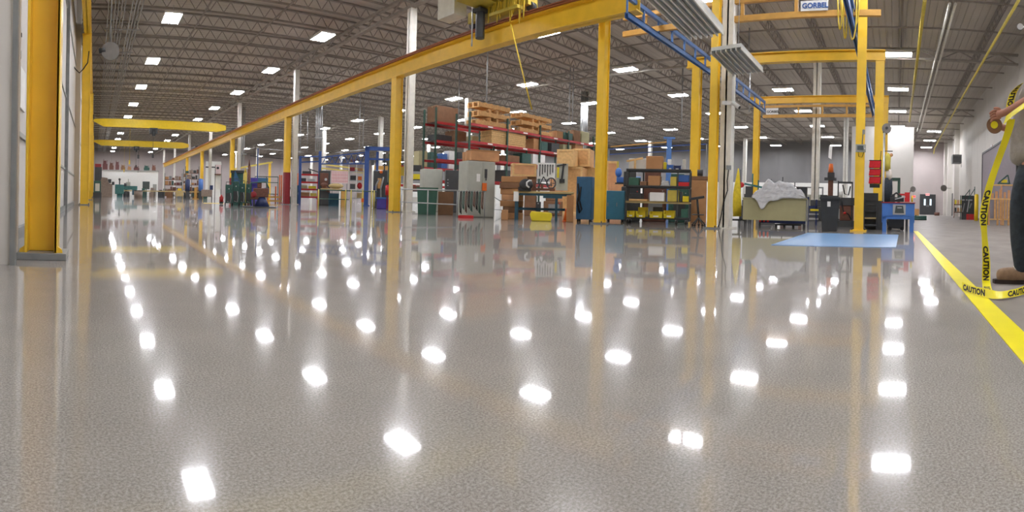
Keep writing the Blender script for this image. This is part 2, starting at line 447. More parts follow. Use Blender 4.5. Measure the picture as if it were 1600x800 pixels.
t.p('rail', 'rust_rail', ('b', -.04, .04, 0, 84, .6, .66), label='rusty rail on top')
XR = 9.8
bx = lambda y: 9.8+.02*(y-5.5)
t = T('runway_beam', 'long yellow crane runway beam crossing the middle of the hall', 'crane beam', 0, loc=(XR, 5.5, 4.74), rz=-.02, group='crane runway beams')
m = MB(); ibeam_y(m, 0, 0, 78.7, 0, .52, .3); m.build('beam', 'yellow_paint', t.o)
m = MB(); ibeam_y(m, 0, 0, 78.7, .52, .60, .44); m.box(-.035, .035, 0, 78.7, .6, .67); m.build('cap_rail', 'rust_rail', t.o)['label'] = 'rusty brown cap and rail'
RG = 'yellow columns holding up the long runway beam'
for i, (y, l, red) in enumerate(((15.0, 'yellow runway column in the middle of the photo, carrying grey switch boxes', 0),
        (25.9, 'yellow runway column with a dark red foot beside the orange stand', 1.75),
        (38.1, 'yellow runway column with a dark red foot behind the green welding machines', 1.75),
        (50.5, 'yellow runway column far down the beam, beside the blue barrel', 0), (60, 'farthest slim yellow runway column under the beam end', 0))):
    icol('runway_column', l, bx(y), y, 4.74, .3, .3, .42, RG, red=red)
p = at_z(937, 349.5, 0)
icol('runway_column', 'yellow runway column standing in front of the blue tool cabinets', p.x, p.y, 5.1, .25, .19, .34, RG)
MB().bar((p.x-.1, p.y, 5.0), (bx(p.y)+.1, p.y, 5.0), .16, .16).build('beam_bracket', 'yellow_paint', None)['label'] = 'yellow bracket joining the long runway beam to the column before the blue cabinets'
bpy.data.objects['beam_bracket']['category'] = 'bracket'
p = at_z(1112, 357, 0)
icol('frame_column', 'tall yellow column close beside the white column, running out of the frame', p.x, p.y, 7.4, .17, .17, .3, 'yellow workstation columns')
p = at_z(1341.5, 361, 0)
icol('frame_column', 'tall yellow column at the back edge of the blue floor mat', p.x, p.y, 7.4, .2, .2, .36, 'yellow workstation columns', bt='yellow_paint')
# workstation frames: headers, columns, blue trussed rails
for X, h, lab in ((15.2, 5.1, 'upper near yellow cross beam between the frame columns'), (22.4, 5.35, 'lower far yellow cross beam between the frame columns')):
    m = MB(); ibeam_y(m, X, .4, 6.7, h-.15, h+.17, .22)
    tag(m.build('header_beam', 'yellow_paint'), lab, 'crane beam', 'yellow cross beams')
    for Y in (.55, 6.35):
        icol('frame_column', {(15.2, .55): 'yellow column directly behind the red tool bags', (15.2, 6.35): 'yellow column behind the tall yellow one, left of it',
              (22.4, .55): 'short far yellow column right of the red tool bags', (22.4, 6.35): 'far yellow column above the yellow coat'}[(X, Y)], X, Y, h-.15, .26, .26, .36, 'yellow workstation columns')
m = MB(); ibeam_y(m, 30.5, -.4, 9, 4.95, 5.25, .2)
def truss_rail(lab, y, x0, x1, z0, z1):
    t = T('trussed_rail', lab, 'crane rail', 0, loc=(x0, y, 0), group='blue trussed crane rails')
    L = x1-x0
    t.p('lower_track', 'blue_rail', ('b', 0, L, -.05, -.03, z0, z0+.12), ('b', 0, L, .03, .05, z0, z0+.12), ('b', 0, L, -.05, .05, z0+.1, z0+.12))
    t.p('upper_chord', 'blue_rail', ('b', 0, L, -.04, .04, z1-.09, z1))
    nn = int(L/.75); 
    for i in range(nn+1):
        x = i*L/nn; t.p('web_post', 'blue_rail', ('b', max(0, x-.03), min(L, x+.03), -.02, .02, z0+.12, z1-.09))
    return t
truss_rail('blue trussed crane rail behind the unlit slatted fixtures', 5.6, 9.4, 20.9, 4.5, 5.0)
truss_rail('blue trussed crane rail ending at the yellow column by the blue mat', 1.0, 7.6, 21.4, 4.35, 4.85)
# bridges of the workstation cranes
def bridge(lab, X, y0, y1, z, matn, h=.42):
    t = T('crane_bridge', lab, 'crane bridge', 0, loc=(X, y0, z), group='workstation crane bridges'); L = y1-y0
    t.p('lower_rail', matn, ('b', -.05, .05, 0, L, 0, .13)); t.p('upper_rail', matn, ('b', -.05, .05, 0, L, h, h+.1))
    for i in range(5):
        y = (i+.5)*L/5; t.p('bridge_post', matn, ('b', -.03, .03, y-.04, y+.04, .13, h))
    return t
B1 = bridge('near orange double-rail crane bridge at the top of the photo', 10.95, .4, 6.6, 4.68, 'orange_beam')
B1.p('load_sign', 'white_plastic', ('b', -.07, -.05, 1.15, 1.75, .12, .34), label='white sign with blue marks')
def sign_text(B, y1, z, size, matn):
    cu = bpy.data.curves.new('t', 'FONT'); cu.body = 'GORBEL'; cu.size = size; cu.offset = .004; cu.extrude = .004
    to = bpy.data.objects.new('t', cu); C.objects.link(to); dg = bpy.context.evaluated_depsgraph_get(); dg.update()
    me = bpy.data.meshes.new_from_object(to.evaluated_get(dg)); bpy.data.objects.remove(to); me.materials.clear(); me.materials.append(MT[matn])
    o = bpy.data.objects.new('sign_lettering', me); C.objects.link(o); o.parent = B.o; o.location = (-.075, y1, z); o.rotation_euler = (pi/2, 0, -pi/2)
sign_text(B1, 1.72, .18, .155, 'blue_paint')
B2 = bridge('far pale orange double-rail crane bridge with a small white sign', 21.8, .6, 5.9, 4.45, 'orange_beam', .45)
B2.p('load_sign', 'white_plastic', ('b', -.07, -.05, 4.6, 5.15, .14, .42), label='white sign')
sign_text(B2, 5.12, .21, .15, 'charcoal')
# top-running yellow bridges between the runways
for Y, lab in ((39, 'nearer yellow bridge crane spanning the left bay'), (55, 'farther yellow bridge crane spanning the left bay')):
    t = T('bridge_crane', lab, 'crane', 0, loc=(0, Y, 0), group='yellow bridge cranes over the left bay')
    m = MB(); m.prism([(-.2, 5.85), (.6, 5.45), (9.4, 5.35), (10.1, 5.5), (10.1, 5.85), (9.4, 6.0), (.6, 6.05), (-.2, 6.0)], -.18, .18); m.build('girder', 'crane_yellow', t.o)
    for x in (-.3, bx(Y)): t.p('end_truck', 'dark_steel', ('b', x-.15, x+.15, -1.1, 1.1, 5.42 if x > 1 else 5.95, 5.6 if x > 1 else 6.19))
    t.p('hoist', 'dark_steel', ('b', 4.1, 4.7, -.3, .3, 5.0, 5.42), ('c', 4.4, -.35, 4.8, 5.3, .12))
    t.p('hoist_rope', 'dark_steel', ('t', [(4.4, 0, 5.05), (4.4, 0, 3.4)], .015, 5)); t.p('hook_block', 'dark_steel', ('b', 4.33, 4.47, -.06, .06, 3.15, 3.42))
    t.p('pendant_cable', 'hose_yellow', ('t', [(2.6 if Y < 50 else 3.1, -.2, 5.5), (2.6 if Y < 50 else 3.1, -.2, 2.9)], .014, 5)); t.p('pendant_control', 'yellow_bright', ('b', 2.55 if Y < 50 else 3.05, 2.65 if Y < 50 else 3.15, -.26, -.14, 2.6, 2.92))
# near bridge crane with festoon: end truck, hoist, control box
t = T('bridge_crane', 'near bridge crane at the top edge with yellow cable loops', 'crane', 0, loc=(0, 10.0, 0))
t.p('girder', 'olive_yellow', ('b', -.2, 10.0, .1, .42, 5.95, 6.7)); 
t.p('end_truck', 'olive_yellow', ('b', 9.7, 10.07, -1.3, 1.0, 5.55, 5.85), ('b', 9.65, 10.05, -.1, .5, 5.8, 6.0))
for y in (-1.25, .95): t.p('truck_wheel', 'dark_steel', ('t', [(9.81, y, 5.54), (9.97, y, 5.54)], .12, 12))
q = at_X(750, 50, 9.45)
t.p('drive_motor', 'charcoal', ('t', [(q.x, q.y-10, 4.9), (q.x, q.y-10, 5.65)], .13, 12), ('b', q.x-.16, q.x+.16, q.y-10.16, q.y-9.84, 5.6, 5.7), bevel=.01, label='dark cylindrical drive motor')
t.p('bumper_post', 'bright_steel', ('t', [(q.x-.02, q.y-9.7, 4.75), (q.x-.02, q.y-9.7, 5.9)], .022, 8))
q = at_X(704, 14, 9.0)
t.p('control_box', 'white_steel', ('b', q.x-.1, q.x+.35, q.y-10.28, q.y-9.55, q.z-.22, q.z+.7), bevel=.01, label='white control box')
cb = t.p('hoist_body', 'olive_yellow', ('b', 8.7, 9.6, -.35, .35, 5.75, 6.15), ('t', [(8.5, -.5, 5.9), (9.6, -.5, 5.9)], .14, 10))
q = at_X(790, 20, 9.8)
rnd = random.Random(3)
for i in range(14):
    qq = at_X(766+4.2*i, 10, 9.55); y = qq.y-10; zb = at_X(766+4.2*i, 34-(i % 4)*7, 9.55).z
    pts = [(9.55+.05*sin(a*3+i), y+.05*cos(a*2+i)+.09*sin(pi*u), 6.7+(zb-6.7)*sin(pi*u)) for a, u in [(v/10, v/10) for v in range(11)]]
    t.p('festoon_loop', 'hose_yellow', ('t', pts, .016, 6))
t.p('festoon_bracket', 'olive_yellow', ('b', 9.45, 9.65, at_X(812, 30, 9.55).y-10, at_X(768, 30, 9.55).y-10, 5.42, 5.5))
a = at_X(798, 38, 9.5); b_ = at_X(831, 171, 9.5)
tag(MB().tube([tuple(a), tuple(a.lerp(b_, .5)-Vector((0, 0, .02))), tuple(b_)], .018, 6).build('tag_line', 'hose_yellow'), 'thin yellow line slanting down from the near crane cable bracket', 'rope')
# yellow cable loops hanging on the second bridge end
t = T('cable_festoon', 'yellow cable loops hanging beside the tall yellow column by the blue mat', 'cable', 0, loc=(10.6, .9, 0))
for i in range(6):
    x0 = 1309+i*4; zb = (46, 24, 60, 30, 62, 40)[i]
    P0 = at_X(x0, 0, 10.6+.05*i); 
    pts = []
    for u in range(13):
        s_ = u/12; q = at_X(x0+ (14 if i > 2 else 7)*s_, -10+(zb+10)*math.sqrt(max(0, 1-(2*s_-1)**2)), 10.6+.05*i); pts.append((q.x-10.6, q.y-.9, q.z))
    t.p('cable_loop', 'hose_yellow', ('t', pts, .018, 6))
# unlit slatted fixtures
def slat_fixture(lab, corners, z):
    P = [at_z(x, y, z) for x, y in corners]           # four corners on the underside plane: a,b far edge ; c,d near edge
    cx = sum((p for p in P), Vector())/4
    t = T('tube_light_fixture', lab, 'light fixture', 0, loc=tuple(cx), group='unlit tube light fixtures')
    a, b2, c, d = [p-cx for p in P]
    up = Vector((0, 0, .07))
    vs = [tuple(v) for v in (a, b2, c, d)]+[tuple(v+up) for v in (a, b2, c, d)]
    MB().add(vs, [(3,2,1,0),(4,5,6,7),(0,1,5,4),(1,2,6,5),(2,3,7,6),(3,0,4,7)]).build('housing', 'clean_reflector', t.o)
    for i in range(6):
        u = (i+.5)/6; p0 = a.lerp(b2, u)*.96; p1 = d.lerp(c, u)*.96
        MB().bar(tuple(p0-up*.25), tuple(p1-up*.25), (b2-a).length/6*.42, .02).build('tube_slot', 'tube_off', t.o)
    for i in range(7):
        u = i/6; p0 = a.lerp(b2, u); p1 = d.lerp(c, u)
        MB().bar(tuple(p0-up*.4), tuple(p1-up*.4), .018, .05).build('reflector_fin', 'white_steel', t.o)
    t.p('hanger', 'aluminium', ('t', [(0, 0, .07), (.02, 0, 2.5)], .008, 5))
    return t
slat_fixture('large unlit slatted tube fixture cut by the top edge', ((1006, -12), (1080, -12), (1130, 49), (1080, 58)), 2.75)
slat_fixture('smaller unlit slatted tube fixture in front of the white column', ((1111, 80), (1158, 73), (1192, 110), (1147, 116)), 3.5)
# yellow line, mat
m = MB(); m.box(1.2, 12.2, -.535, -.425, 0, .004); tag(m.build('floor_line', 'tape_yellow'), 'yellow line painted along the edge of the polished floor', 'floor marking')
P = [at_z(x, y, 0) for x, y in ((1205, 383), (1400, 387), (1404, 367), (1262, 364))]
tag(MB().add([(p.x, p.y, z) for z in (0, .006) for p in P], [(0,1,2,3),(7,6,5,4),(0,1,5,4),(1,2,6,5),(2,3,7,6),(3,0,4,7)]).build('floor_mat', mat('mat_blue', (110, 152, 196), .3, var=.06)), 'flat light blue mat on the floor in front of the trash bin', 'mat')
# ceiling runs over the aisle on the right
def run(name, lab, cat, matn, pts, r, group=None):
    return tag(MB().tube([tuple(p) for p in pts], r, 8).build(name, matn), lab, cat, group)
run('gas_pipe', 'yellow pipe climbing along the right side of the ceiling', 'pipe', 'yellow_pale', [at_z(1592, 0, 6.6), at_z(1500, 158, 6.6), at_z(1460, 232, 6.6), at_z(1459, 240, 6.2)], .05)
run('gas_pipe', 'straight tan yellow pipe between the right light row and the conduits', 'pipe', 'olive_yellow', [at_z(1445, 0, 6.6), at_z(1421, 190, 6.6)], .06)
for i, (a_, b2) in enumerate((((1484, 6), (1433, 205)), ((1493, 6), (1438, 205)))):
    run('conduit', ('left' if i == 0 else 'right')+' one of the two pale conduits over the aisle', 'conduit', 'white_steel', [at_z(*a_, 7.2), at_z(*b2, 7.2)], .05, 'paired ceiling conduits')
# ================================================================ storage: crates, cartons, pallets, racks
def blk(name, label, cat, matn, X0, X1, Y0, Y1, z0, z1, style='plain', group=None, rz=0.0):
    cx, cy = (X0+X1)/2, (Y0+Y1)/2; a, b, h = abs(X1-X0)/2, abs(Y1-Y0)/2, z1-z0
    t = T(name, label, cat, 0, loc=(cx, cy, z0), rz=rz, group=group)
    bv = min(.012, h*.1)
    if style == 'carton':
        t.p('carton', matn, ('b', -a, a, -b, b, 0, h), bevel=bv)
        t.p('packing_tape', 'desk_tan', ('b', -a-.003, a+.003, -.03, .03, h-.1*h, h+.003))
    elif style == 'crate':
        e = .02; wd = min(.09, h*.14)
        t.p('crate_body', matn, ('b', -a+e, a-e, -b+e, b-e, .01, h-.01))
        for z in (0, h-wd):
            t.p('batten', 'wood_pale', ('b', -a, a, -b, -b+e, z, z+wd)); t.p('batten', 'wood_pale', ('b', -a, -a+e, -b+e, b, z, z+wd))
        for x in (-a, a-wd): t.p('batten', 'wood_pale', ('b', x, x+wd, -b, -b+e, wd, h-wd))
        for y in (-b+e, b-wd): t.p('batten', 'wood_pale', ('b', -a, -a+e, y, y+wd, wd, h-wd))
    elif style == 'planks':
        n = max(2, int(h/.1))
        for i in range(n):
            z = h*i/n; t.p('plank', matn, ('b', -a+.02*(i % 2), a-.02*((i+1) % 2), -b, b, z+.008, z+h/n-.008))
    else:
        t.p('body', matn, ('b', -a, a, -b, b, 0, h), bevel=bv)
    return t
def rblk(name, label, cat, matn, x0, x1, ytop, z0, Yf, dep, style='plain', group=None, ybot=None, jit=0.13):
    """block on a shelf whose front is the plane Y=Yf, spanning pixels x0..x1, its top at pixel ytop"""
    A = at_Y(x0, ytop, Yf+jit); B = at_Y(x1, ytop, Yf+jit); zt = at_Y((x0+x1)/2, ytop, Yf+jit).z
    return blk(name, label, cat, matn, A.x, B.x, Yf+jit, Yf+jit+min(dep, .85), z0+.004, max(z0+.08, zt), style, group)
def pallet_rack(label, X0, X1, Y, zs, nb, top):
    t = T('pallet_rack', label, 'pallet rack', 0, loc=(X0, Y, 0), group='red and green pallet racks')
    L = X1-X0; W = L/nb
    for i in range(nb+1):
        x = i*W; f = t.p('upright_frame', 'rack_green', ('b', x-.045, x+.045, 0, .08, 0, top), ('b', x-.045, x+.045, 1.02, 1.1, 0, top),
            *[('r', (x, .04, .3+k*.9), (x, 1.06, .75+k*.9), .03) for k in range(1)])
        t.p('foot_plate', 'rack_green', ('b', x-.08, x+.08, -.02, 1.12, 0, .012), parent=f)
    for i in range(nb):
        for z in zs:
            for y in (-.01, 1.06): t.p('beam', 'rack_red', ('b', i*W+.05, (i+1)*W-.05, y, y+.05, z-.13, z))
            d = t.p('wire_deck', 'grey_steel', *[('b', i*W+.06, (i+1)*W-.06, .1+k*.2, .13+k*.2, z-.02, z-.005) for k in range(5)])
        for z in zs[-2:]:
            t.p('load_label', 'white_plastic', ('b', i*W+W*.45, i*W+W*.58, -.016, -.011, z-.1, z-.03), label='small white load label')
    return t
R1, R2 = 21.0, 18.9
pallet_rack('pallet rack on the left, carrying a tall brown carton on its top beam', 16.5, 20.6, R1, (1.5, 2.62, 3.6, 4.58), 1, 5.3)
pallet_rack('long pallet rack carrying two stacks of wooden pallets on top', 17.0, 27.9, R2, (1.5, 2.6, 3.47, 4.35), 4, 4.9)
pallet_rack('farther pallet rack beyond the grey cabinets with bins on it', 18.2, 24.5, 27, (1.4, 2.6), 2, 3.4)
# rack one goods
rblk('carton', 'tall brown carton on the top beam of the left rack', 'box', 'cardboard_dark', 683, 716, 167, 4.59, R1, .95, 'carton')
rblk('carton', 'square carton with a white paper on the left rack second level', 'box', 'cardboard_dark', 710, 729, 205, 3.61, R1, .8, 'carton')
rblk('parts_bin', 'pale box beside a yellow frame on the left rack second level', 'box', 'desk_tan', 738, 748, 213, 3.61, R1, .6)
rblk('wire_basket', 'low yellow basket on the left rack second level', 'basket', 'olive_yellow', 749, 759, 225, 3.61, R1, .7)
rblk('machine_part', 'dark machine part on the left rack second level, left end', 'machine part', 'dark_steel', 682, 706, 211, 3.61, R1, .8)
for i, (x0, x1, yt, mn, l) in enumerate(((655, 668, 236, 'desk_tan', 'tan tote on the distant rack'), (673, 683, 238, 'machine_green', 'green tote on the distant rack'),
        (702, 712, 236, 'white_plastic', 'white tote on the distant rack'), (690, 699, 240, 'blue_paint', 'blue tote on the distant rack'), (715, 724, 238, 'charcoal', 'dark tote on the distant rack'))):
    rblk('tote', l, 'bin', mn, x0, x1, yt, 2.61, 27, .6)
# pallet stacks
def pallet(label, cx, cy, z, a, b, h, rz=0.0, group=None):
    t = T('wooden_pallet', label, 'pallet', 0, loc=(cx, cy, z), rz=rz, group=group)
    for i in range(6):
        x = -a+(2*a-.12)*i/5; t.p('deck_board', 'wood_pale', ('b', x, x+.12, -b, b, h-.03, h))
    for y in (-b, -.05, b-.1): t.p('stringer', 'wood_crate', ('b', -a, a, y, y+.1, .03, h-.03))
    for x in (-a, -.06, a-.12): t.p('bottom_board', 'wood_pale', ('b', x, x+.12, -b, b, 0, .03))
    return t
def pstack(x0, x1, ytop, z0, n, lab, grp):
    A = at_Y(x0, ytop, R2+.1); B = at_Y(x1, ytop, R2+.1); zt = at_Y((x0+x1)/2, ytop, R2+.1).z; H = (zt-z0)/n
    short = lab.split(' on ')[0]
    names = ['bottom', 'middle', 'top'] if n == 3 else ['bottom', 'second', 'third', 'top']
    for i in range(n):
        pallet('wooden frame pallet, %s of the %s' % (names[i], lab), (A.x+B.x)/2, R2+.56, z0+i*H, (B.x-A.x)/2*(1-.04*(i % 2)), .42, H*.62, .03*(i-1), grp)
        if i < n-1:
            tag(MB().box(-.35, -.2, -.4, .4, 0, H*.38).build('wood_block', 'wood_crate', None, ((A.x+B.x)/2, R2+.6, z0+i*H+H*.62)), 'left wood block under the %s pallet of the %s' % (names[i+1], short), 'wood block')
            tag(MB().box(.2, .35, -.4, .4, 0, H*.38).build('wood_block', 'wood_crate', None, ((A.x+B.x)/2, R2+.6, z0+i*H+H*.62)), 'right wood block under the %s pallet of the %s' % (names[i+1], short), 'wood block')
pstack(748, 799, 158, 4.36, 3, 'taller pallet stack on the long rack', 'pallets in the taller stack')
pstack(815, 864, 176, 4.36, 3, 'right pallet stack on the long rack', 'pallets in the right stack')
for i, (x0, x1, yt, mn, st, l) in enumerate(((870, 880, 205, 'cardboard', 'carton', 'small carton right of the pallet stacks on the long rack'), (883, 895, 208, 'machine_green', 'plain', 'grey green box on the long rack top'),
        (897, 907, 204, 'cardboard_dark', 'carton', 'dark carton on the long rack top near the column'), (909, 921, 206, 'desk_tan', 'carton', 'tan carton at the right end of the long rack top'))):
    rblk('carton', l, 'box', mn, x0, x1, yt, 4.36, R2, .6, st)
rblk('timber_bundle', 'long bundle of pale timber on the long rack second level', 'timber', 'wood_pale', 768, 822, 207, 3.48, R2, .9, 'planks')
for (x0, x1, yt, z0, mn, st, l) in ((834, 843, 217, 3.48, 'cardboard', 'carton', 'small carton right of the long timber bundle'), (846, 856, 222, 3.48, 'machine_green', 'plain', 'green tote on the long rack second level'),
        (862, 874, 224, 3.48, 'charcoal', 'plain', 'dark tote on the long rack second level'), (880, 893, 226, 3.48, 'desk_tan', 'plain', 'tan tote on the long rack second level'), (899, 911, 226, 3.48, 'cardboard', 'carton', 'carton on the long rack second level by the column'),
        (792, 812, 243, 2.61, 'cardboard_dark', 'carton', 'brown carton on the long rack third level'), (816, 830, 240, 2.61, 'machine_green', 'plain', 'green tote on the long rack third level'),
        (833, 841, 241, 2.61, 'white_plastic', 'plain', 'left white tote on the long rack third level'), (843, 852, 242, 2.61, 'white_plastic', 'plain', 'right white tote on the long rack third level'),
        (787, 798, 266, 1.51, 'charcoal', 'plain', 'black tote on the low level of the long rack')):
    rblk('tote', l, 'box', mn, x0, x1, yt, z0, R2, .7, st)

# ---- machine cabinets in the middle
D = 19.5
t = T('machine_cabinet', 'plain light grey cabinet standing left of the black one', 'cabinet', 676, d=20.6, face=14)
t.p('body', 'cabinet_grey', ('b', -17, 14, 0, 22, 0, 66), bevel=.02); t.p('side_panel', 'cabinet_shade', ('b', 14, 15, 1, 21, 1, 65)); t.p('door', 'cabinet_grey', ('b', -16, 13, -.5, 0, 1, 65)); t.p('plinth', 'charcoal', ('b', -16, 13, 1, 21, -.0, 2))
t = T('machine_cabinet', 'black electrical cabinet between the two grey cabinets', 'cabinet', 709, d=19.8, face=6)
t.p('body', 'charcoal', ('b', -14, 13, 0, 16, 0, 66), bevel=.02); d_ = t.p('door', 'charcoal', ('b', -13, 12, -.6, 0, 1, 65))
for z in (50, 45, 41): t.p('door_catch', 'aluminium', ('b', -11.5, -9.5, -1, -.6, z, z+1.3), parent=d_)
t = T('machine_cabinet', 'big light grey cabinet, widest of the three, with hoses hanging in front', 'cabinet', 752, y=340, face=28)
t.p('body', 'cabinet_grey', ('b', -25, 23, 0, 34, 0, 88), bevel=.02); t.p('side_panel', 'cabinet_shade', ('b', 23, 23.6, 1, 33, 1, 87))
d_ = t.p('door', 'cabinet_grey', ('b', -24, 0, -.6, 0, 2, 86)); t.p('door', 'cabinet_grey', ('b', .4, 22, -.6, 0, 2, 86))
t.p('door_handle', 'charcoal', ('b', 4, 8, -1.8, -.6, 62, 76), ('b', 5, 7, -2.2, -1.8, 58, 66), label='black latch', parent=d_); t.p('notice_sheet', 'white_plastic', ('b', -10, -4, -1, -.6, 56, 68), label='white paper notice')
t.p('warning_tag', 'orange_paint', ('b', -1, 7, -3, -2.2, 42, 54), label='orange tag hanging on the door')
t.p('plinth', 'charcoal', ('b', -24, 22, .5, 33, -.0, 1.6))
one('storage_bin', 'dark green bin below the left grey cabinet behind the pipe rail', 'bin', 'bin_green', 667, [('p', [(-14, 0), (14, 0), (16, 41), (-16, 41)], 0, 16), ('b', -17, 17, -1, 17, 39, 42)], y=335)
one('carton', 'brown upright carton behind the pipe rail, right of the dark green bin', 'box', 'cardboard_dark', 696, [('b', -12, 12, 0, 16, 0, 36)], y=335.5, bevel=.01)
t = T('wooden_crate', 'flat wooden crate lying on top of the big grey cabinet', 'crate', 757, y=340, z=88.3, face=28, off=.2)
for i in range(4): t.p('plank', 'plywood', ('b', -26, 24, i*8, i*8+7, 0, 14))
t.p('lid', 'cardboard', ('b', -20, 27, 1, 30, 14.3, 17))
# ropes/hoses hanging in front of cabinet
t = T('hose_rack', 'rack of dark hoses hanging before the big grey cabinet', 'hoses', 735, y=341)
t.p('rack_bar', 'grey_steel', ('t', [(-20, 0, 42), (22, 0, 41)], .7), ('t', [(-20, 0, 0), (-20, 0, 42)], .7), ('t', [(22, 0, 0), (22, 0, 41)], .7))
for i in range(9):
    x = -16+i*4.2; h = 6+(i*7 % 12)
    t.p('hose', ('black_rubber', 'machine_green', 'brown_metal')[i % 3], ('t', [(x, -.5, h+2), (x-.8, -1.4, 22), (x, -1.2, 40), (x+1, 0, 42.5), (x+1.8, 1.2, 39), (x+1.2, 1.4, 20), (x+1.5, 1, h)], .8, 6))
one('drip_tray', 'red tray on the floor under the hanging hoses', 'tray', 'red_paint', 727, [('b', -11, 13, -2, 5, 0, 4), ('b', -9, 11, -1, 4, 4, 4.4)], y=341, off=.12)
# pipe rail in front
t = T('pipe_rail', 'pale pipe guard rail in front of the green bin and cabinets', 'railing', 692, y=336, off=-.7)
t.p('top_rail', 'aluminium', ('t', [(-68, 0, 40), (66, 0, 40)], 1, 8)); t.p('middle_rail', 'aluminium', ('t', [(-68, 0, 20), (48, 0, 17)], .9, 8))
for x in (-66, -24, 22, 65): t.p('rail_post', 'aluminium', ('t', [(x, 0, 0), (x, 0, 40)], 1, 8))
t = T('pipe_rail', 'dull yellow guard rail near the red shelf in the middle distance', 'railing', 545, y=325.5)
t.p('top_rail', 'machine_green', ('t', [(-52, 0, 28), (44, 0, 27)], .8, 8)); t.p('middle_rail', 'machine_green', ('t', [(-52, 0, 14), (0, 0, 13.5)], .6, 8))
for x in (-48, -5.5, 3, 21, 35, 39): t.p('rail_post', 'yellow_pale', ('t', [(x, 0, 0), (x, 0, 29)], 1.1, 8))
t.p('rail_tag', 'orange_paint', ('b', 19, 23, -2, -1.2, 10, 16), label='orange tag')

# ---- wooden crates group
def crate_px(label, x, y, w, h, dep, z=0, face=0, style='crate', matn='wood_crate', name='wooden_crate', off=0.0, cat='crate', group=None):
    p = at_z(x, y, 0); d = math.hypot(p.x, p.y)+off; g = at_d(x, 330, d); k = d/F
    r = math.atan2(g.y, g.x)-pi/2+math.radians(face)
    c = Vector((g.x, g.y, 0))+Matrix.Rotation(r, 3, 'Z')@Vector((0, dep*k/2, 0))
    return blk(name, label, cat, matn, c.x-w*k/2, c.x+w*k/2, c.y-dep*k/2, c.y+dep*k/2, z*k, (z+h)*k, style, group, rz=r)
CG = 'wooden crates stacked before the long rack'
crate_px('lower left wooden crate of the crate pile behind the bench', 888, 334, 42, 73, 40, face=-14, style='crate', group=CG, off=.6)
crate_px('lower right wooden crate of the crate pile, half behind the blue cabinets', 920, 334, 30, 72, 40, face=-14, matn='wood_pale', group=CG, off=.6)
crate_px('upper left wooden crate on top of the pile', 881, 334, 27, 27, 34, z=73.3, face=-14, matn='wood_pale', group=CG, off=.7)
crate_px('upper right wooden crate on top of the pile with a dark corner strap', 906, 334, 28, 28, 34, z=73.3, face=-14, group=CG, off=.8)
crate_px('tall plywood crate between the yellow column and the blue ball', 955, 340, 20, 88, 26, matn='plywood', group=CG, off=.3)
crate_px('plywood box on the timber pile left of the tool board', 818, 338, 38, 20, 22, z=61.5, face=10, matn='plywood', off=.8)
crate_px('brown carton under the plywood box, right of the flat carton pile', 828, 338, 18, 61, 20, style='carton', matn='cardboard_dark', name='carton', cat='box', off=.8)
crate_px('plain plywood sheet box under the tool board', 868, 337, 20, 58, 20, matn='plywood', style='plain', name='plywood_box', cat='box', off=.9)
for i in range(7):
    w_ = (34, 30, 36, 33, 38, 34, 40)[i]; dx = (0, 2, -1, 1, 0, -2, 2)[i]
    crate_px(('bottom', 'second', 'third', 'fourth', 'fifth', 'sixth', 'topmost')[i]+' flat carton in the pile beside the big grey cabinet', 800+dx, 343, w_, 9.2, 24, z=i*9.5, face=8*(i % 2)-3, style='carton', matn=('cardboard', 'cardboard_dark', 'cardboard', 'plywood')[i % 4], name='carton', cat='box', group='flat cartons piled beside the bench', off=.6)
crate_px('short carton on the floor at the left foot of the bench', 789, 344, 10, 16, 8, style='carton', matn='cardboard', name='carton', cat='box')
# tool board
t = T('tool_board', 'white tool board holding black hooks and handles above the bench', 'tool board', 853, y=344.5, z=46, off=.42)
t.p('board', 'white_paint', ('b', -15, 13, 0, 1.5, 18, 43))
for i in range(6): t.p('tool_handle', 'charcoal', ('t', [(-11+i*4, -1, 22+(i % 3)*3), (-11+i*4, -1, 40)], .7, 6), ('b', -12+i*4, -10+i*4, -1.6, 0, 38, 40.5))
t.p('board_leg', 'grey_steel', ('b', -14, -13, 0, 1.5, 0, 18)); t.p('board_leg', 'grey_steel', ('b', 11, 12, 0, 1.5, 0, 18))
t = T('clamp_stand', 'pale panel with a black zigzag bar clamp standing above the bench', 'clamp rack', 876, y=344.5, z=46, off=.42)
t.p('panel', 'cabinet_grey', ('b', -9, 10, 0, 1, 0, 42)); t.p('bar_clamp', 'black_plastic', ('r', (-8, -1, 38), (7, -1, 41), 2), ('r', (3, -1, 42), (0, -1, 12), 3), ('b', -3, 5, -2, -.5, 12, 18)); t.p('yellow_tool', 'bin_yellow', ('b', -7, -4, -1.5, 0, 20, 36))
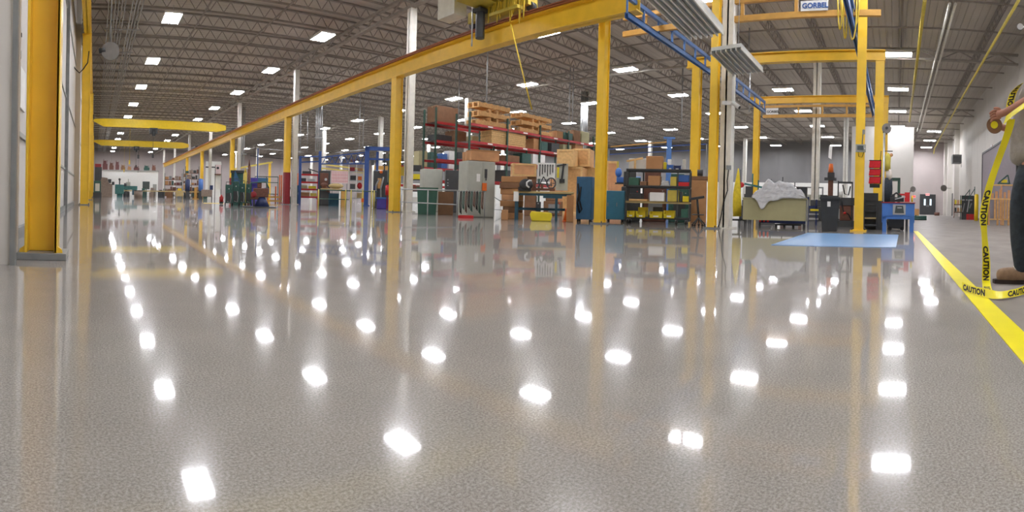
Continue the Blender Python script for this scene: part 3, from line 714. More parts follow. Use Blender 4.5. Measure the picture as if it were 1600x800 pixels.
# bench
t = T('workbench', 'blue steel workbench with a tan top in front of the crates', 'workbench', 848, y=344.5)
t.p('worktop', 'bench_top', ('b', -47, 48, -2, 42, 42, 45.5), bevel=.01)
t.p('apron', 'bench_blue', ('b', -42, 42, 0, 1, 38.5, 42)); t.p('drawer', 'bench_blue', ('b', 0, 30, -1, 18, 35, 41.5), label='shallow blue drawer')
for x, y in ((-42, 0), (21, 0), (42, 0), (-42, 36), (42, 36)): t.p('leg', 'bench_blue', ('b', x-2, x+2, y, y+3, 0, 42))
t.p('stretcher', 'bench_blue', ('b', -42, 42, 37, 39, 15, 19)); t.p('paper_sheet', 'white_plastic', ('b', -46, -38, -2.4, -2, 29, 44), label='white paper hanging from the left end')
t = T('welding_helmet', 'black bulky machine head with a white curved band at the left end of the bench', 'machine', 821, y=344.5, z=45.8, off=.25)
t.p('shell', 'black_plastic', ('s', 0, 0, 9.5, 10, 1.1, .8, .95), ('b', -12, 8, -3, 6, 0, 6)); t.p('band', 'white_plastic', ('t', [(5, -8, 5), (1, -9, 8), (1, -9, 13), (5, -8, 16), (8, -6, 16)], 1.3, 6))
t = T('bench_machine', 'dark bench machine with a round hand wheel on the workbench', 'machine', 850, y=344.5, z=45.8, off=.3)
t.p('bed', 'brown_metal', ('b', -20, 16, -3, 4, 0, 4), ('b', -18, -14, -2, 3, 3.5, 14), ('b', -6, -2, -2, 3, 3.5, 10)); t.p('arm', 'dark_steel', ('r', (-18, 0, 12), (12, 0, 9), 2), ('r', (-10, 0, 5), (-2, 0, 22), 1.6), ('r', (-2, 0, 22), (6, 0, 8), 1.4))
t.p('hand_wheel', 'dark_steel', ('t', [(10+7*cos(a*pi/9), -1, 12+8*sin(a*pi/9)) for a in range(19)], 1.1, 6), ('r', (3, -1, 12), (17, -1, 12), 1), ('r', (10, -1, 4), (10, -1, 20), 1))
t = T('parts_tub', 'yellow tub on the floor under the workbench', 'tub', 846, y=345.5)
t.p('tub', 'bin_yellow', ('p', [(-15, 0), (15, 0), (17, 8), (16, 13), (-16, 15), (-18, 10)], -2, 12), bevel=.02)
t.p('contents', 'olive_yellow', ('b', -13, 13, 0, 10, 12, 14.5))
t = T('traffic_cone', 'orange cone right of the yellow tub under the bench end', 'cone', 884, y=346)
t.p('cone', 'orange_paint', ('c', 0, 0, 1, 20, 4, .8)); t.p('cone_base', 'orange_paint', ('b', -5, 5, -5, 5, 0, 1.2))
one('cardboard_tube', 'upright brown cardboard slab leaning beside the blue cabinets', 'box', 'cardboard', 890, [('b', -5, 6, 0, 6, 0, 42)], y=347, bevel=.01)
def cab(label, x, y, w, h, matn, face=0, doors=1, off=0.0, shade=None, casters=True):
    t = T('tool_cabinet', label, 'cabinet', x, y=y, face=face, off=off, group='blue tool cabinets')
    z0 = 4 if casters else 0
    t.p('body', matn, ('b', -w/2, w/2, 0, w*.8, z0, h), bevel=.012)
    for i in range(doors): 
        dd = t.p('door', matn, ('b', -w/2+w*i/doors+.6, -w/2+w*(i+1)/doors-.6, -.7, 0, z0+1, h-1)); t.p('handle', 'grey_steel', ('b', -w/2+w*i/doors+2, -w/2+w*i/doors+3, -1.6, -.7, h*.5, h*.62), parent=dd)
    if casters:
        for cx in (-w/2+3, w/2-3):
            for cy in (2, w*.8-3): t.p('caster', 'black_rubber', ('t', [(cx-1.2, cy, 2.1), (cx+1.2, cy, 2.1)], 2.1, 10), ('b', cx-.5, cx+.5, cy-.5, cy+.5, 2, 4.2))
    return t
q = cab('tall blue cabinet with a black hose on its side, left of the yellow column', 912, 347, 25, 71, 'steel_blue', face=-12)
q.p('hung_hose', 'black_rubber', ('t', [(-10, -1.6, 60), (-8, -2, 45), (-10, -2, 30), (-6, -2, 14), (-3, -2, 20), (-7, -2, 34), (-5, -1.6, 55)], 1.3, 6), label='black hose')
cab('lower narrow blue cabinet just left of the yellow column', 928, 346, 12, 50, 'steel_blue', off=.5)
cab('teal double-door cabinet right of the yellow column', 961, 347, 28, 49, 'teal_cabinet', doors=2, face=-4)
# blue ball / machine
t = T('blue_machine', 'bright blue pump with a round blue tank on the crates right of the column', 'machine', 972, y=347, z=57, off=1.2)
t.p('tank', 'blue_bright', ('s', -7, 0, 18, 6, .9, .9, 1.25)); t.p('body', 'blue_bright', ('b', -10, 26, -4, 6, 2, 11), ('t', [(0, -3, 7), (28, -3, 8)], 4.5, 10), bevel=.02); t.p('post', 'olive_yellow', ('b', -10, -7, 4, 7, 0, 36)); t.p('skid', 'charcoal', ('b', -12, 28, -5, 7, 0, 2))
crate_px('low carton carrying the blue pump, behind the teal cabinet', 974, 344, 44, 55, 22, style='carton', matn='plywood', name='carton', cat='box', off=1.6)
# ---- shelf cart
t = T('shelf_cart', 'dark steel shelf cart on casters loaded with boxes and yellow bins', 'cart', 1027, y=350, face=-8); SC = t
W = 51; DP = 24
for z in (7, 33, 56, 82): t.p('shelf', 'charcoal' if z != 33 else 'bench_top', ('b', -W, W, 0, DP, z, z+2.2), ('b', -W, W, 0, .8, z, z+4) if z != 33 else ('b', -W, W, 0, .8, z-1, z+2.2))
for x, y in ((-W, 0), (W-2, 0), (-W, DP-2), (W-2, DP-2), (30, 0), (-28, DP-2)): t.p('upright', 'dark_steel', ('b', x, x+2, y, y+2, 5, 84))
for x, y in ((-W+4, 3), (W-6, 3), (-W+4, DP-4), (W-6, DP-4), (30, 3)):
    c_ = t.p('caster', 'black_rubber', ('t', [(x-1.4, y, 3), (x+1.4, y, 3)], 3, 12)); t.p('caster_fork', 'aluminium', ('b', x-2, x+2, y-.6, y+.6, 3, 7.2), parent=c_)
def on_cart(name, label, cat, matn, x0, x1, z, h, style='plain', y0=2, dep=18, group=None):
    k = SC.k; M_ = Matrix.Translation(SC.loc) @ Matrix.Rotation(SC.rz, 4, 'Z')
    c = M_ @ Vector(((x0+x1)/2*k, (y0+dep/2)*k, z*k)); a = abs(x1-x0)*k/2; b_ = dep*k/2
    if style == 'bin':
        t = T(name, label, cat, 0, loc=tuple(c), rz=SC.rz, group=group); e = .012; H_ = h*k
        t.p('bin_shell', matn, ('b', -a, a, -b_, b_, 0, e), ('b', -a, -a+e, -b_, b_, 0, H_), ('b', a-e, a, -b_, b_, 0, H_), ('b', -a, a, b_-e, b_, 0, H_), ('b', -a, a, -b_, -b_+e, 0, H_*.5))
        t.p('bin_lip', matn, ('b', -a*1.02, a*1.02, -b_-.02, -b_+e, H_*.45, H_*.55)); t.p('label_card', 'white_plastic', ('b', -a*.4, a*.4, -b_-.004, -b_, H_*.15, H_*.36)); return t
    return blk(name, label, cat, matn, c.x-a, c.x+a, c.y-b_, c.y+b_, c.z, c.z+h*k, style, group, rz=SC.rz)
YB = 'yellow parts bins on the bottom shelf of the cart'
for x0, x1, l in ((-48, -36, 'leftmost small yellow bin'), (-33, -19, 'second yellow bin from the left'), (-12, 8, 'wide low yellow bin'), (10, 27, 'yellow bin with a raised side')):
    on_cart('parts_bin', l+' on the bottom shelf of the dark cart', 'bin', 'bin_yellow', x0, x1, 11.5-2.1, 12 if x0 > 0 else 10, 'bin', -1, 20, YB)
on_cart('storage_tote', 'tall yellow tote behind the two left yellow bins', 'bin', 'bin_yellow', -34, -18, 9.4, 16, y0=19.5, dep=3.5)
on_cart('storage_tote', 'dark green tote at the right end of the bottom shelf', 'bin', 'bin_green', 37, 48, 9.4, 15)
on_cart('storage_tote', 'grey tote behind the wide yellow bin', 'bin', 'dark_steel', -10, 6, 9.4, 17, y0=19.5, dep=3)
on_cart('paper_stack', 'stack of white paper boxes on the third shelf', 'box', 'white_plastic', -13, 10, 35.4, 14, 'carton')
on_cart('storage_tote', 'olive yellow tote on the third shelf', 'bin', 'olive_yellow', 15, 33, 35.4, 18)
on_cart('black_case', 'black case beside the olive tote', 'case', 'charcoal', 34, 38, 35.4, 16)
on_cart('storage_tote', 'small yellow tote at the right end of the third shelf', 'bin', 'bin_yellow', 39, 49, 35.4, 9)
on_cart('wood_board', 'flat pale wood board on the left of the third shelf', 'board', 'wood_pale', -46, -17, 35.4, 3, dep=22)
on_cart('black_case', 'dark case on the wood board', 'case', 'black_plastic', -45, -26, 38.6, 9)
on_cart('carton', 'carton on the second shelf, split by a dark gap', 'box', 'cardboard', -16, 3, 58.4, 17, 'carton')
on_cart('carton', 'darker narrow carton left end of the second shelf', 'box', 'cardboard_dark', -29, -18, 58.4, 8, 'carton')
on_cart('storage_tote', 'green tote at the left of the second shelf', 'bin', 'bin_green', -47, -31, 58.4, 14)
on_cart('storage_tote', 'olive tote on the second shelf', 'bin', 'olive_yellow', 19, 29, 58.4, 16)
on_cart('storage_tote', 'blue bin above the red one at the right of the second shelf', 'bin', 'blue_paint', 31, 49, 66.4, 11)
on_cart('storage_tote', 'red bin under the blue one at the right of the second shelf', 'bin', 'red_paint', 31, 49, 58.4, 7.8)
for i in range(3): on_cart('steel_bar', ('lowest', 'middle', 'upper')[i]+' silver steel bar beside the carton on the second shelf', 'bar', 'bright_steel', 4+i, 18-i, 58.4+i*3.2, 3, dep=10)
on_cart('carton', 'big open carton on top of the dark cart', 'box', 'cardboard', -20, 6, 84.4, 22, 'carton')
on_cart('whiteboard', 'whitish panel with a wooden arm standing on the cart top', 'panel', 'white_steel', -50, -21, 84.4, 19, y0=14, dep=2)
on_cart('yellow_bottle', 'yellow bottle beside the big carton on the cart top', 'bottle', 'bin_yellow', 7, 12, 84.4, 13, y0=6, dep=5)
on_cart('glue_jar', 'white jar beside the yellow bottle on the cart top', 'jar', 'white_plastic', 13, 19, 84.4, 18, y0=10, dep=5)
on_cart('parts_bin', 'left blue bin on the cart top', 'bin', 'blue_bright', 14, 23, 84.4, 9, 'bin', 1, 8)
on_cart('parts_bin', 'right blue bin on the cart top', 'bin', 'prussian', 24, 35, 84.4, 8, 'bin', 1, 8)
on_cart('hand_tool', 'slim white power tool standing on the cart top', 'tool', 'white_steel', 37, 42, 84.4, 18, y0=8, dep=4)
_c = Matrix.Translation(SC.loc) @ Matrix.Rotation(SC.rz, 4, 'Z') @ Vector((-38*SC.k, 6*SC.k, 84.3*SC.k))
tt = T('wood_jib', 'wooden T-shaped arm on the cart top', 'wood part', 0, loc=tuple(_c), rz=SC.rz, k=SC.k)
tt.p('post', 'wood_pale', ('b', -2, 1, 0, 2, 0, 17)); tt.p('cross_arm', 'wood_pale', ('r', (-14, 1, 14), (12, 1, 19), 3)); tt.p('foot', 'wood_crate', ('b', -8, 6, -1, 4, 0, 2))
# big carton, stool
crate_px('big brown cardboard box standing between the cart and the yellow column', 1091, 348, 25, 66, 26, style='carton', matn='cardboard', name='carton', cat='box', off=.3)
one('carton', 'flat open cardboard tray on top of the big box by the column', 'box', 'cardboard_dark', 1092, [('b', -15, 13, -1, 24, 66.5, 72)], y=348, off=.3)
one('fan_motor', 'small grey motor sitting on the cardboard tray', 'motor', 'dark_steel', 1092, [('t', [(-4, 8, 78), (5, 8, 78)], 5, 10), ('b', -3, 4, 5, 11, 72.5, 76)], y=348, off=.3)
t = T('shop_stool', 'black adjustable stool in front of the big brown box', 'stool', 1089, y=353.5)
t.p('seat', 'black_plastic', ('r', (-12, 0, 42), (11, 0, 46), 9, 4), bevel=.01); t.p('post', 'black_plastic', ('t', [(0, 0, 42), (3, 0, 14)], 1.6, 8)); t.p('foot_ring', 'dark_steel', ('t', [(2+9*cos(a*pi/8), 9*sin(a*pi/8), 18) for a in range(17)], .8, 6))
for i in range(5):
    a = i*2*pi/5+.3; t.p('leg', 'black_plastic', ('t', [(3, 0, 14), (3+10*cos(a), 10*sin(a), 3)], 1, 6)); t.p('caster', 'black_rubber', ('s', 3+10*cos(a), 10*sin(a), 1.8, 1.8))
# cables on the white column at x=1133
t = T('power_cable', 'black cable running down the white column by the cart', 'cable', 1132, y=356, off=-.4)
t.p('cable', 'black_rubber', ('t', [(5, 0, 92), (3, 0, 75), (4, 0, 60), (-2, 0, 40), (-5, 0, 20), (-9, 0, 1)], .8, 6)); t.p('junction_box', 'grey_steel', ('b', 1, 9, -1, 2, 92, 99))
t = T('security_camera', 'small white camera mounted on the white column', 'camera', 1140, y=357, z=196, off=-.25)
t.p('bracket', 'white_plastic', ('b', -16, 0, -2, 2, -2, 4)); t.p('camera_body', 'white_plastic', ('t', [(0, -2, 2), (11, -4, -6)], 3.4, 10)); t.p('lens', 'black_plastic', ('t', [(11, -4, -6), (12.5, -4.4, -7)], 2.4, 10))
# boxes on the runway column at x=620
p = at_z(620, 331, 0)
def colbox(name, label, cat, matn, x, z, w, h, px_y=330.5, off=-.25, dep=5):
    return one(name, label, cat, matn, x, [('b', -w/2, w/2, -dep, 0, 0, h), ('b', -w/2+.8, w/2-.8, -dep-.6, -dep, .8, h-.8)], y=px_y, z=z, off=off)
colbox('switch_box', 'white switch box on the middle runway column', 'switch box', 'white_plastic', 613, 57, 8, 11)
colbox('switch_box', 'brown junction box right of the white switch box', 'switch box', 'olive_yellow', 626, 56, 8, 14)
colbox('switch_box', 'upper grey box on the middle runway column', 'switch box', 'grey_steel', 614, 91, 8, 6)
colbox('alarm_horn', 'round grey horn high on the middle runway column', 'horn', 'dark_steel', 616, 125, 7, 8)
colbox('warning_light', 'small red lamp above the horn on the middle runway column', 'lamp', 'red_paint', 613, 144, 5, 4)
colbox('name_plate', 'small grey plate above the red lamp', 'sign', 'grey_steel', 619, 148, 6, 4)
one('red_strip', 'tall red strip left of the middle runway column', 'sign', 'red_paint', 611, [('b', -2, 2.6, -3, 0, 70, 93), ('b', -1, 1, -2, 0, 0, 70)], y=330.5, off=-.2)
colbox('switch_box', 'grey green switch box on the yellow column by the blue cabinets', 'switch box', 'grey_steel', 936, 66, 7, 8, 348, -.22)
t = T('control_station', 'grey control panel on the yellow column at the blue mat', 'control panel', 1343, y=361, z=124, off=-.26)
t.p('panel_box', 'cabinet_shade', ('b', -8, 8, -4, 0, 0, 12)); t.p('display', 'screen', ('b', -5.5, 4, -4.5, -4, 3, 10)); t.p('gauge', 'white_plastic', ('c', 6, -4.2, 4, 6, 1)); t.p('conduit', 'grey_steel', ('t', [(2, -1, 12), (3, -1, 30), (4, -1, 36)], .8, 6), ('b', 2, 6, -2.4, 0, 28, 35)); t.p('cable_loop', 'black_rubber', ('t', [(-4, -2, 0), (-3, -3, -7), (2, -3, -8), (5, -2, 0)], .5, 6))

# dim machinery standing farther back, seen through the gaps
BG = 'dark machines in the back rows'
for i, (x, w_, h, d_, mn, l) in enumerate(((985, 30, 78, 14.6, 'charcoal', 'dark machine seen through the left half of the shelf cart'), (1022, 38, 80, 15, 'brown_metal', 'brown machine seen through the middle of the shelf cart'),
        (1060, 32, 76, 14.8, 'machine_green', 'green machine seen through the right end of the shelf cart'), (1167, 22, 30, 21, 'dark_steel', 'dark machine behind the left end of the tan desk'), (1196, 30, 26, 22, 'charcoal', 'low black machine behind the middle of the tan desk'),
        (1236, 34, 28, 23, 'brown_metal', 'brown machine behind the right end of the tan desk'), (1276, 26, 32, 21, 'dark_steel', 'dark machine behind the trash bin'), (1316, 30, 36, 20, 'charcoal', 'black machine behind the grimy lathe'),
        (1352, 34, 42, 19, 'dark_steel', 'dark machine behind the stepped cabinet'), (864, 30, 32, 19, 'cardboard_dark', 'brown crate in the shade under the workbench'), (832, 26, 30, 19, 'charcoal', 'dark box in the shade behind the yellow tub'))):
    t = T('back_machine', l, 'machine', x, d=d_, group=BG)
    t.p('body', mn, ('b', -w_/2, w_/2, 0, 14, 0, h*.7), bevel=.03); t.p('upper_body', mn, ('b', -w_/2+3, w_/4, 1, 11, h*.7, h), bevel=.02); t.p('door', 'grey_steel' if i % 2 else 'dark_steel', ('b', -w_/4, w_/3, -.6, 0, h*.12, h*.55))
    t.p('knob', 'red_paint' if i % 3 == 0 else 'aluminium', ('s', w_/3, -1, h*.6, 1))
# ================================================================ right part: desk, bin, cart, aisle, person
t = T('hanging_cover', 'yellow coat-like cover hanging on a black stand beside the desk', 'cover', 1152, y=355)
t.p('cloth', 'cover_yellow', ('t', [(0, 0, 92), (0, 0, 82), (-.5, 0, 70), (-1, 0, 52), (-.5, 0, 34), (0, 0, 17)], [.6, 2.4, 4.2, 6.2, 7, 6.5], 12))
t.p('stand_pole', 'black_plastic', ('t', [(4, 1, 0), (4, 1, 90)], .8, 6))
for x in (-10, 2, 12): t.p('stand_foot', 'black_plastic', ('b', x-.7, x+.7, -3, 6, 0, 13))
t.p('stand_bar', 'black_plastic', ('b', -11, 13, 0, 2, 10, 13))
t = T('desk', 'tan sheet-sided desk with a plastic-wrapped load on top', 'desk', 1212, y=358.5, face=-6)
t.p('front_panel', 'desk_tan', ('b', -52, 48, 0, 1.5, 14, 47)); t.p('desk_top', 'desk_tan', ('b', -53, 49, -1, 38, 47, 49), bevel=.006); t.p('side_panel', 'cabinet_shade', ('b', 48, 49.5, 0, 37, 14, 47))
for x, y in ((-38, 2), (47, 0), (47, 36), (-51, 36)): t.p('leg', 'aluminium', ('b', x, x+1.6, y, y+1.6, 0, 47))
t = T('floor_machine', 'dark blue machine base with black feet under the desk', 'machine', 1222, y=355.5)
t.p('base_beam', 'prussian', ('b', -36, 40, 8, 28, 6, 15)); t.p('base_plate', 'black_plastic', ('b', -10, 30, 2, 10, 3, 5))
for x in (-9, 4, 18, 38): t.p('machine_foot', 'black_plastic', ('b', x-2, x+2, 3, 8, 0, 5.5))
for x in (-34, -28, -22): t.p('red_clamp', 'red_paint', ('b', x-1.4, x+1.4, 2, 7, 8, 16), label='red clamp')
t.p('lower_strut', 'dark_steel', ('r', (-38, 5, 4), (34, 5, 6), 1.5), ('b', -36, -33, 5, 8, 0, 14), ('b', 33, 36, 8, 11, 0, 14))
# plastic wrapped load
m_ = bpy.data.materials.new('plastic_wrap'); m_.use_nodes = True; n_ = m_.node_tree.nodes; b_ = n_['Principled BSDF']
b_.inputs['Base Color'].default_value = (.74, .74, .76, 1); b_.inputs['Roughness'].default_value = .22; b_.inputs['Alpha'].default_value = .72; b_.inputs['Coat Weight'].default_value = .6
no = n_.new('ShaderNodeTexNoise'); no.inputs['Scale'].default_value = 9; no.inputs['Detail'].default_value = 6; bp = n_.new('ShaderNodeBump'); bp.inputs['Strength'].default_value = .9; bp.inputs['Distance'].default_value = .05
m_.node_tree.links.new(no.outputs['Fac'], bp.inputs['Height']); m_.node_tree.links.new(bp.outputs[0], b_.inputs['Normal']); MT['wrap'] = m_
t = T('wrapped_machine', 'grey machine loosely wrapped in clear plastic film on the desk', 'wrapped machine', 1212, y=358.5, z=49.3, face=-6, off=-.01)
t.p('machine_body', 'cabinet_shade', ('p', [(-30, 0), (34, 0), (30, 16), (8, 22), (-12, 24), (-26, 10)], 6, 26)); t.p('machine_hood', 'grey_steel', ('p', [(-14, 12), (12, 12), (2, 27), (-10, 26)], 5, 24))
def drape():
    rd = random.Random(5); nx, ny = 34, 16; vs = []; fs = []
    top = [(-38, 0), (-34, 9), (-24, 13), (-18, 22), (-13, 30), (-8, 26), (-2, 21), (4, 26), (12, 24), (20, 24), (27, 20), (33, 12), (38, 14), (43, 9), (46, 1)]
    def zt(x):
        for (a, za), (b2, zb) in zip(top, top[1:]):
            if a <= x <= b2: return za+(zb-za)*(x-a)/(b2-a)
        return 1
    hang = lambda x: -19*math.exp(-((x+21)/8)**2)-5*math.exp(-((x+2)/9)**2)
    for i in range(nx+1):
        x = -38+84*i/nx
        for j_ in range(ny+1):
            v = j_/ny
            if v < .5: y = -2.6+.4*sin(x*.6); z = hang(x)+(zt(x)-hang(x))*(v/.5)**.8
            else: y = -2.6+(v-.5)*2*34; z = zt(x)*(1-((v-.5)*2)**3)+1.0
            z += rd.uniform(-1.5, 1.5)*(v > .02); y += rd.uniform(-1.4, .3) if v < .5 else 0
            x2 = x+rd.uniform(-.8, .8); vs.append((x2, y-.2, z))
    for i in range(nx):
        for j_ in range(ny):
            a = i*(ny+1)+j_; fs.append((a, a+1, a+ny+2, a+ny+1))
    m = MB(t.k); m.add(vs, fs, True); return m
dr = drape().build('plastic_film', 'wrap', t.o)
md = dr.modifiers.new('s', 'SUBSURF'); md.levels = md.render_levels = 1
sd = dr.modifiers.new('t', 'SOLIDIFY'); sd.thickness = .003
t = T('control_case', 'black box with two white labels standing on the right end of the desk', 'case', 1248, y=358.5, z=49.3, face=-6)
t.p('case', 'black_plastic', ('b', -12, 12, 0, 12, 0, 17), bevel=.006)
for z in (4, 10): t.p('label_card', 'white_plastic', ('b', -5, 3, -.3, 0, z, z+3), label='white label')
# back-side clutter left of desk
t = T('green_clamp_rack', 'green and black clamps behind the left end of the desk', 'clamps', 1172, y=352, off=1.5)
t.p('machine_body', 'charcoal', ('b', -10, 6, 0, 10, 0, 46), ('b', -8, 4, 0, 8, 46, 58)); t.p('green_arm', 'teal_machine', ('r', (-10, 2, 62), (22, 2, 56), 3), ('r', (3, 2, 40), (3, 2, 78), 2), ('r', (12, 2, 40), (12, 2, 68), 2)); t.p('red_guard', 'red_paint', ('s', -16, 0, 60, 6, 1, .6, .8)); 
t.p('guard_post', 'charcoal', ('b', -17, -15, 0, 2, 0, 56))
for i, x in enumerate((1204, 1222, 1241)):
    one('stand_post', ('left', 'middle', 'right')[i]+' slim dark post rising behind the desk against the white wall', 'post', 'dark_steel', x, [('b', -.8, .8, 0, 1.6, 0, (62, 66, 58)[i]), ('b', -4, 4, -1, 3, 0, 1)], d=22, face=0)
t = T('work_trolley', 'blue and yellow trolley behind the desk, left of the trash bin', 'trolley', 1270, y=354, off=1.2)
t.p('frame', 'prussian', ('b', -9, -6, 0, 3, 0, 44), ('b', 4, 7, 0, 3, 0, 40), ('b', -9, 7, 0, 10, 26, 30)); t.p('shelf', 'aluminium', ('b', -6, 9, 0, 12, 8, 11), ('b', -6, 9, 0, 12, 16, 18)); t.p('tray', 'bin_yellow', ('b', -4, 9, -1, 9, 22, 25))
t = T('white_tank', 'stack of pale equipment behind the desk against the white wall band', 'machine', 1262, d=24)
t.p('body', 'cabinet_grey', ('b', -24, 24, 0, 20, 0, 38)); t.p('frame', 'grey_steel', ('b', -24, -22, -1, 20, 38, 50), ('b', 22, 24, -1, 20, 38, 50), ('b', -24, 24, -1, 1, 48, 50))
# trash bin
t = T('trash_bin', 'tall black plastic trash bin at the back left corner of the blue mat', 'trash bin', 1296.5, y=361)
t.p('bin_shell', 'black_plastic', ('p', [(-11.5, 0), (11.5, 0), (15, 50), (-15, 50)], -11, 11), bevel=.01)
t.p('rim', 'black_plastic', ('b', -16, 16, -12.5, 12.5, 49, 53), bevel=.008); t.p('lid_flap', 'black_plastic', ('b', -15, -4, -11, 11, 53, 56)); t.p('sticker', 'white_plastic', ('b', -4, 1, -12.2, -11.0, 38, 46), label='small white sticker')
# pillar machine
t = T('pillar_drill', 'dark pillar machine with a yellow top above the trash bin', 'machine', 1297, y=354, off=1.3)
t.p('column', 'brown_metal', ('b', -4, 4, 0, 8, 0, 84)); t.p('head', 'dark_steel', ('b', -10, 9, -3, 10, 70, 74), ('b', -5, 6, -4, 10, 74, 82)); t.p('motor_cap', 'orange_paint', ('c', 0, 3, 82, 96, 4.5, 3), label='yellow orange cap'); t.p('table', 'charcoal', ('b', -14, 12, -5, 10, 42, 46)); t.p('base', 'charcoal', ('b', -12, 12, -2, 12, 0, 4))
t = T('engine_lathe', 'dark grimy machine between the trash bin and the yellow column', 'machine', 1322, y=356, off=.5)
t.p('bed', 'charcoal', ('b', -12, 16, 0, 16, 0, 10)); t.p('gearbox', 'charcoal', ('b', -9, 14, 0, 14, 34, 46)); t.p('headstock', 'brown_metal', ('b', -10, 12, 1, 13, 10, 34), bevel=.02); t.p('frame_post', 'black_plastic', ('b', -14, -12, -1, 1, 0, 72), ('b', 8, 10, -1, 1, 0, 70), ('b', -14, 10, -1, 1, 68, 71)); t.p('hose', 'black_rubber', ('t', [(-6, -1, 66), (-3, -2, 52), (3, -2, 50), (6, -1, 64)], 1, 6), ('t', [(-8, -1, 40), (-4, -3, 24), (4, -3, 20), (8, -1, 12)], 1, 6)); t.p('valve', 'red_paint', ('t', [(-4, -3, 22), (0, -3, 22)], 2, 8)); t.p('roll', 'white_plastic', ('c', -9, 4, 46, 56, 3))
one('hanging_sign', 'thin white paper sign hanging above the pillar machine', 'sign', 'white_plastic', 1295.5, [('p', [(-3, 0), (2, -3), (3, 17), (-2, 19)], 0, .4)], d=19, z=101)
# steps and red bags
t = T('step_unit', 'black stepped cabinet right of the yellow mat column', 'steps', 1366, y=360, off=.25)
t.p('side_frame', 'charcoal', ('b', -17, -15, 0, 18, 0, 52), ('b', 3, 5, 0, 18, 0, 38)); 
for z, dd in ((6, 0), (17, 4), (28, 8), (39, 12)): t.p('tread', 'bench_top' if z == 17 else 'dark_steel', ('b', -15, 3, dd, dd+10, z, z+2.4))
t.p('storage_box', 'charcoal', ('b', -20, 14, 14, 26, 0, 46), ('b', -20, 6, 12, 24, 46, 58)); t.p('rear_frame', 'dark_steel', ('b', 6, 14, 2, 14, 0, 40))
t = T('tool_bag_holder', 'red fabric holder with three pockets hung behind the yellow column', 'tool bag', 1366, y=361, z=73, off=.35)
for i, (z, h) in enumerate(((0, 12), (12.5, 11.5), (24.5, 13))):
    t.p('pocket', 'red_fabric', ('p', [(-10, z), (8, z+.4), (9, z+h), (-8.5, z+h-.6)], 0, 5+1.2*i), bevel=.02); t.p('strap', 'black_plastic', ('b', -9.5, 9.2, -.4, 5, z+h-1.4, z+h-.4))
t.p('hanger', 'black_plastic', ('t', [(8, 3, 37), (9, 3, 52)], .6, 6), ('b', -8, 8, 4, 7, -6, 0), ('b', 7, 10, 3, 5, 0, 38))
one('support_pole', 'grey pole right of the red tool bags', 'pole', 'bright_steel', 1379.5, [('c', 0, 0, 0, 150, 1.7), ('b', -4, 4, -4, 4, 0, 1.4)], y=358, off=.3)
t = T('hanging_workwear', 'yellow vest, white cloth and dark blue jeans hanging beside the grey pole', 'workwear', 1386, y=358, off=.45)
t.p('vest', 'hivis', ('t', [(0, 0, 118), (0, 0, 112), (-1, 0, 102), (0, 0, 90)], [1.5, 4.5, 5, 4.4], 10)); t.p('glove', 'plywood', ('s', 5, 0, 115, 2.4, 1.1, .7, 1.2)); t.p('cloth', 'cloth_white', ('t', [(1, 0, 92), (2, 0, 84), (2, 0, 76)], [4.2, 5, 4], 10)); t.p('jeans', 'denim', ('t', [(0, 0, 79), (-1, 0, 64), (-1, 0, 40)], [4.2, 5, 4.4], 10), ('t', [(4, 0, 78), (4.4, 0, 62), (4, 0, 42)], [3.2, 3.6, 3.2], 10))
t.p('hanger_hook', 'dark_steel', ('t', [(-6, 0, 121), (7, 0, 121)], .7, 6), ('c', -6, 0, 0, 121, .7))
t = T('wall_fan', 'round grey fan high on the yellow column above the workwear', 'fan', 1383, y=358, z=150, off=.3)
t.p('fan_cage', 'fan_grey', ('t', [(0, -3, 7), (0, 3, 7)], 7.5, 16)); t.p('fan_hub', 'dark_steel', ('t', [(0, -4.5, 7), (0, -3, 7)], 2.2, 10)); t.p('bracket', 'dark_steel', ('b', -6, -1, 0, 3, 0, 2), ('b', -1, 1, 0, 6, -2, 2))
# blue cart with screen
t = T('blue_cart', 'blue steel cart with a framed screen on its front, near the yellow floor line', 'cart', 1404, y=362.5)
t.p('deck_tray', 'blue_bright', ('b', -26, 25, 0, 24, 24, 45), bevel=.01); t.p('top_lip', 'maroon_paint', ('b', -27, 26, -1, 25, 45, 46.4))
t.p('left_skirt', 'blue_bright', ('p', [(-26, 14), (-20, 20), (20, 20), (25, 14), (25, 24), (-26, 24)], 0, 1.5))
for x, y in ((-25, 0), (18, 0), (-25, 20), (18, 20)): t.p('leg', 'blue_bright', ('b', x, x+6, y, y+4, 0, 26))
s_ = t.p('screen_frame', 'aluminium', ('b', -9, 11, -1.4, 0, 27, 43)); t.p('screen', 'screen', ('p', [(-6, 29.5), (8.5, 29.5), (7, 41), (-4.5, 41)], -2, -1.4), parent=s_); t.p('screen_text', 'aluminium', ('b', -2, 5, -2.2, -2, 37, 38.6), parent=s_)
t = T('storage_box', 'black box with wheels under the blue cart', 'box', 1403, y=361, off=.25)
t.p('box', 'black_plastic', ('b', -15, 10, 0, 16, 3, 22), bevel=.01)
for x in (-12, 7): t.p('wheel', 'black_rubber', ('t', [(x, -1, 3), (x, 2, 3)], 3, 10))
t.p('side_roller', 'dark_steel', ('b', 12, 16, 2, 8, 0, 18))
t = T('power_tools', 'heap of black and red power tools on the blue cart', 'tools', 1404, y=362.5, z=46.8, off=.12)
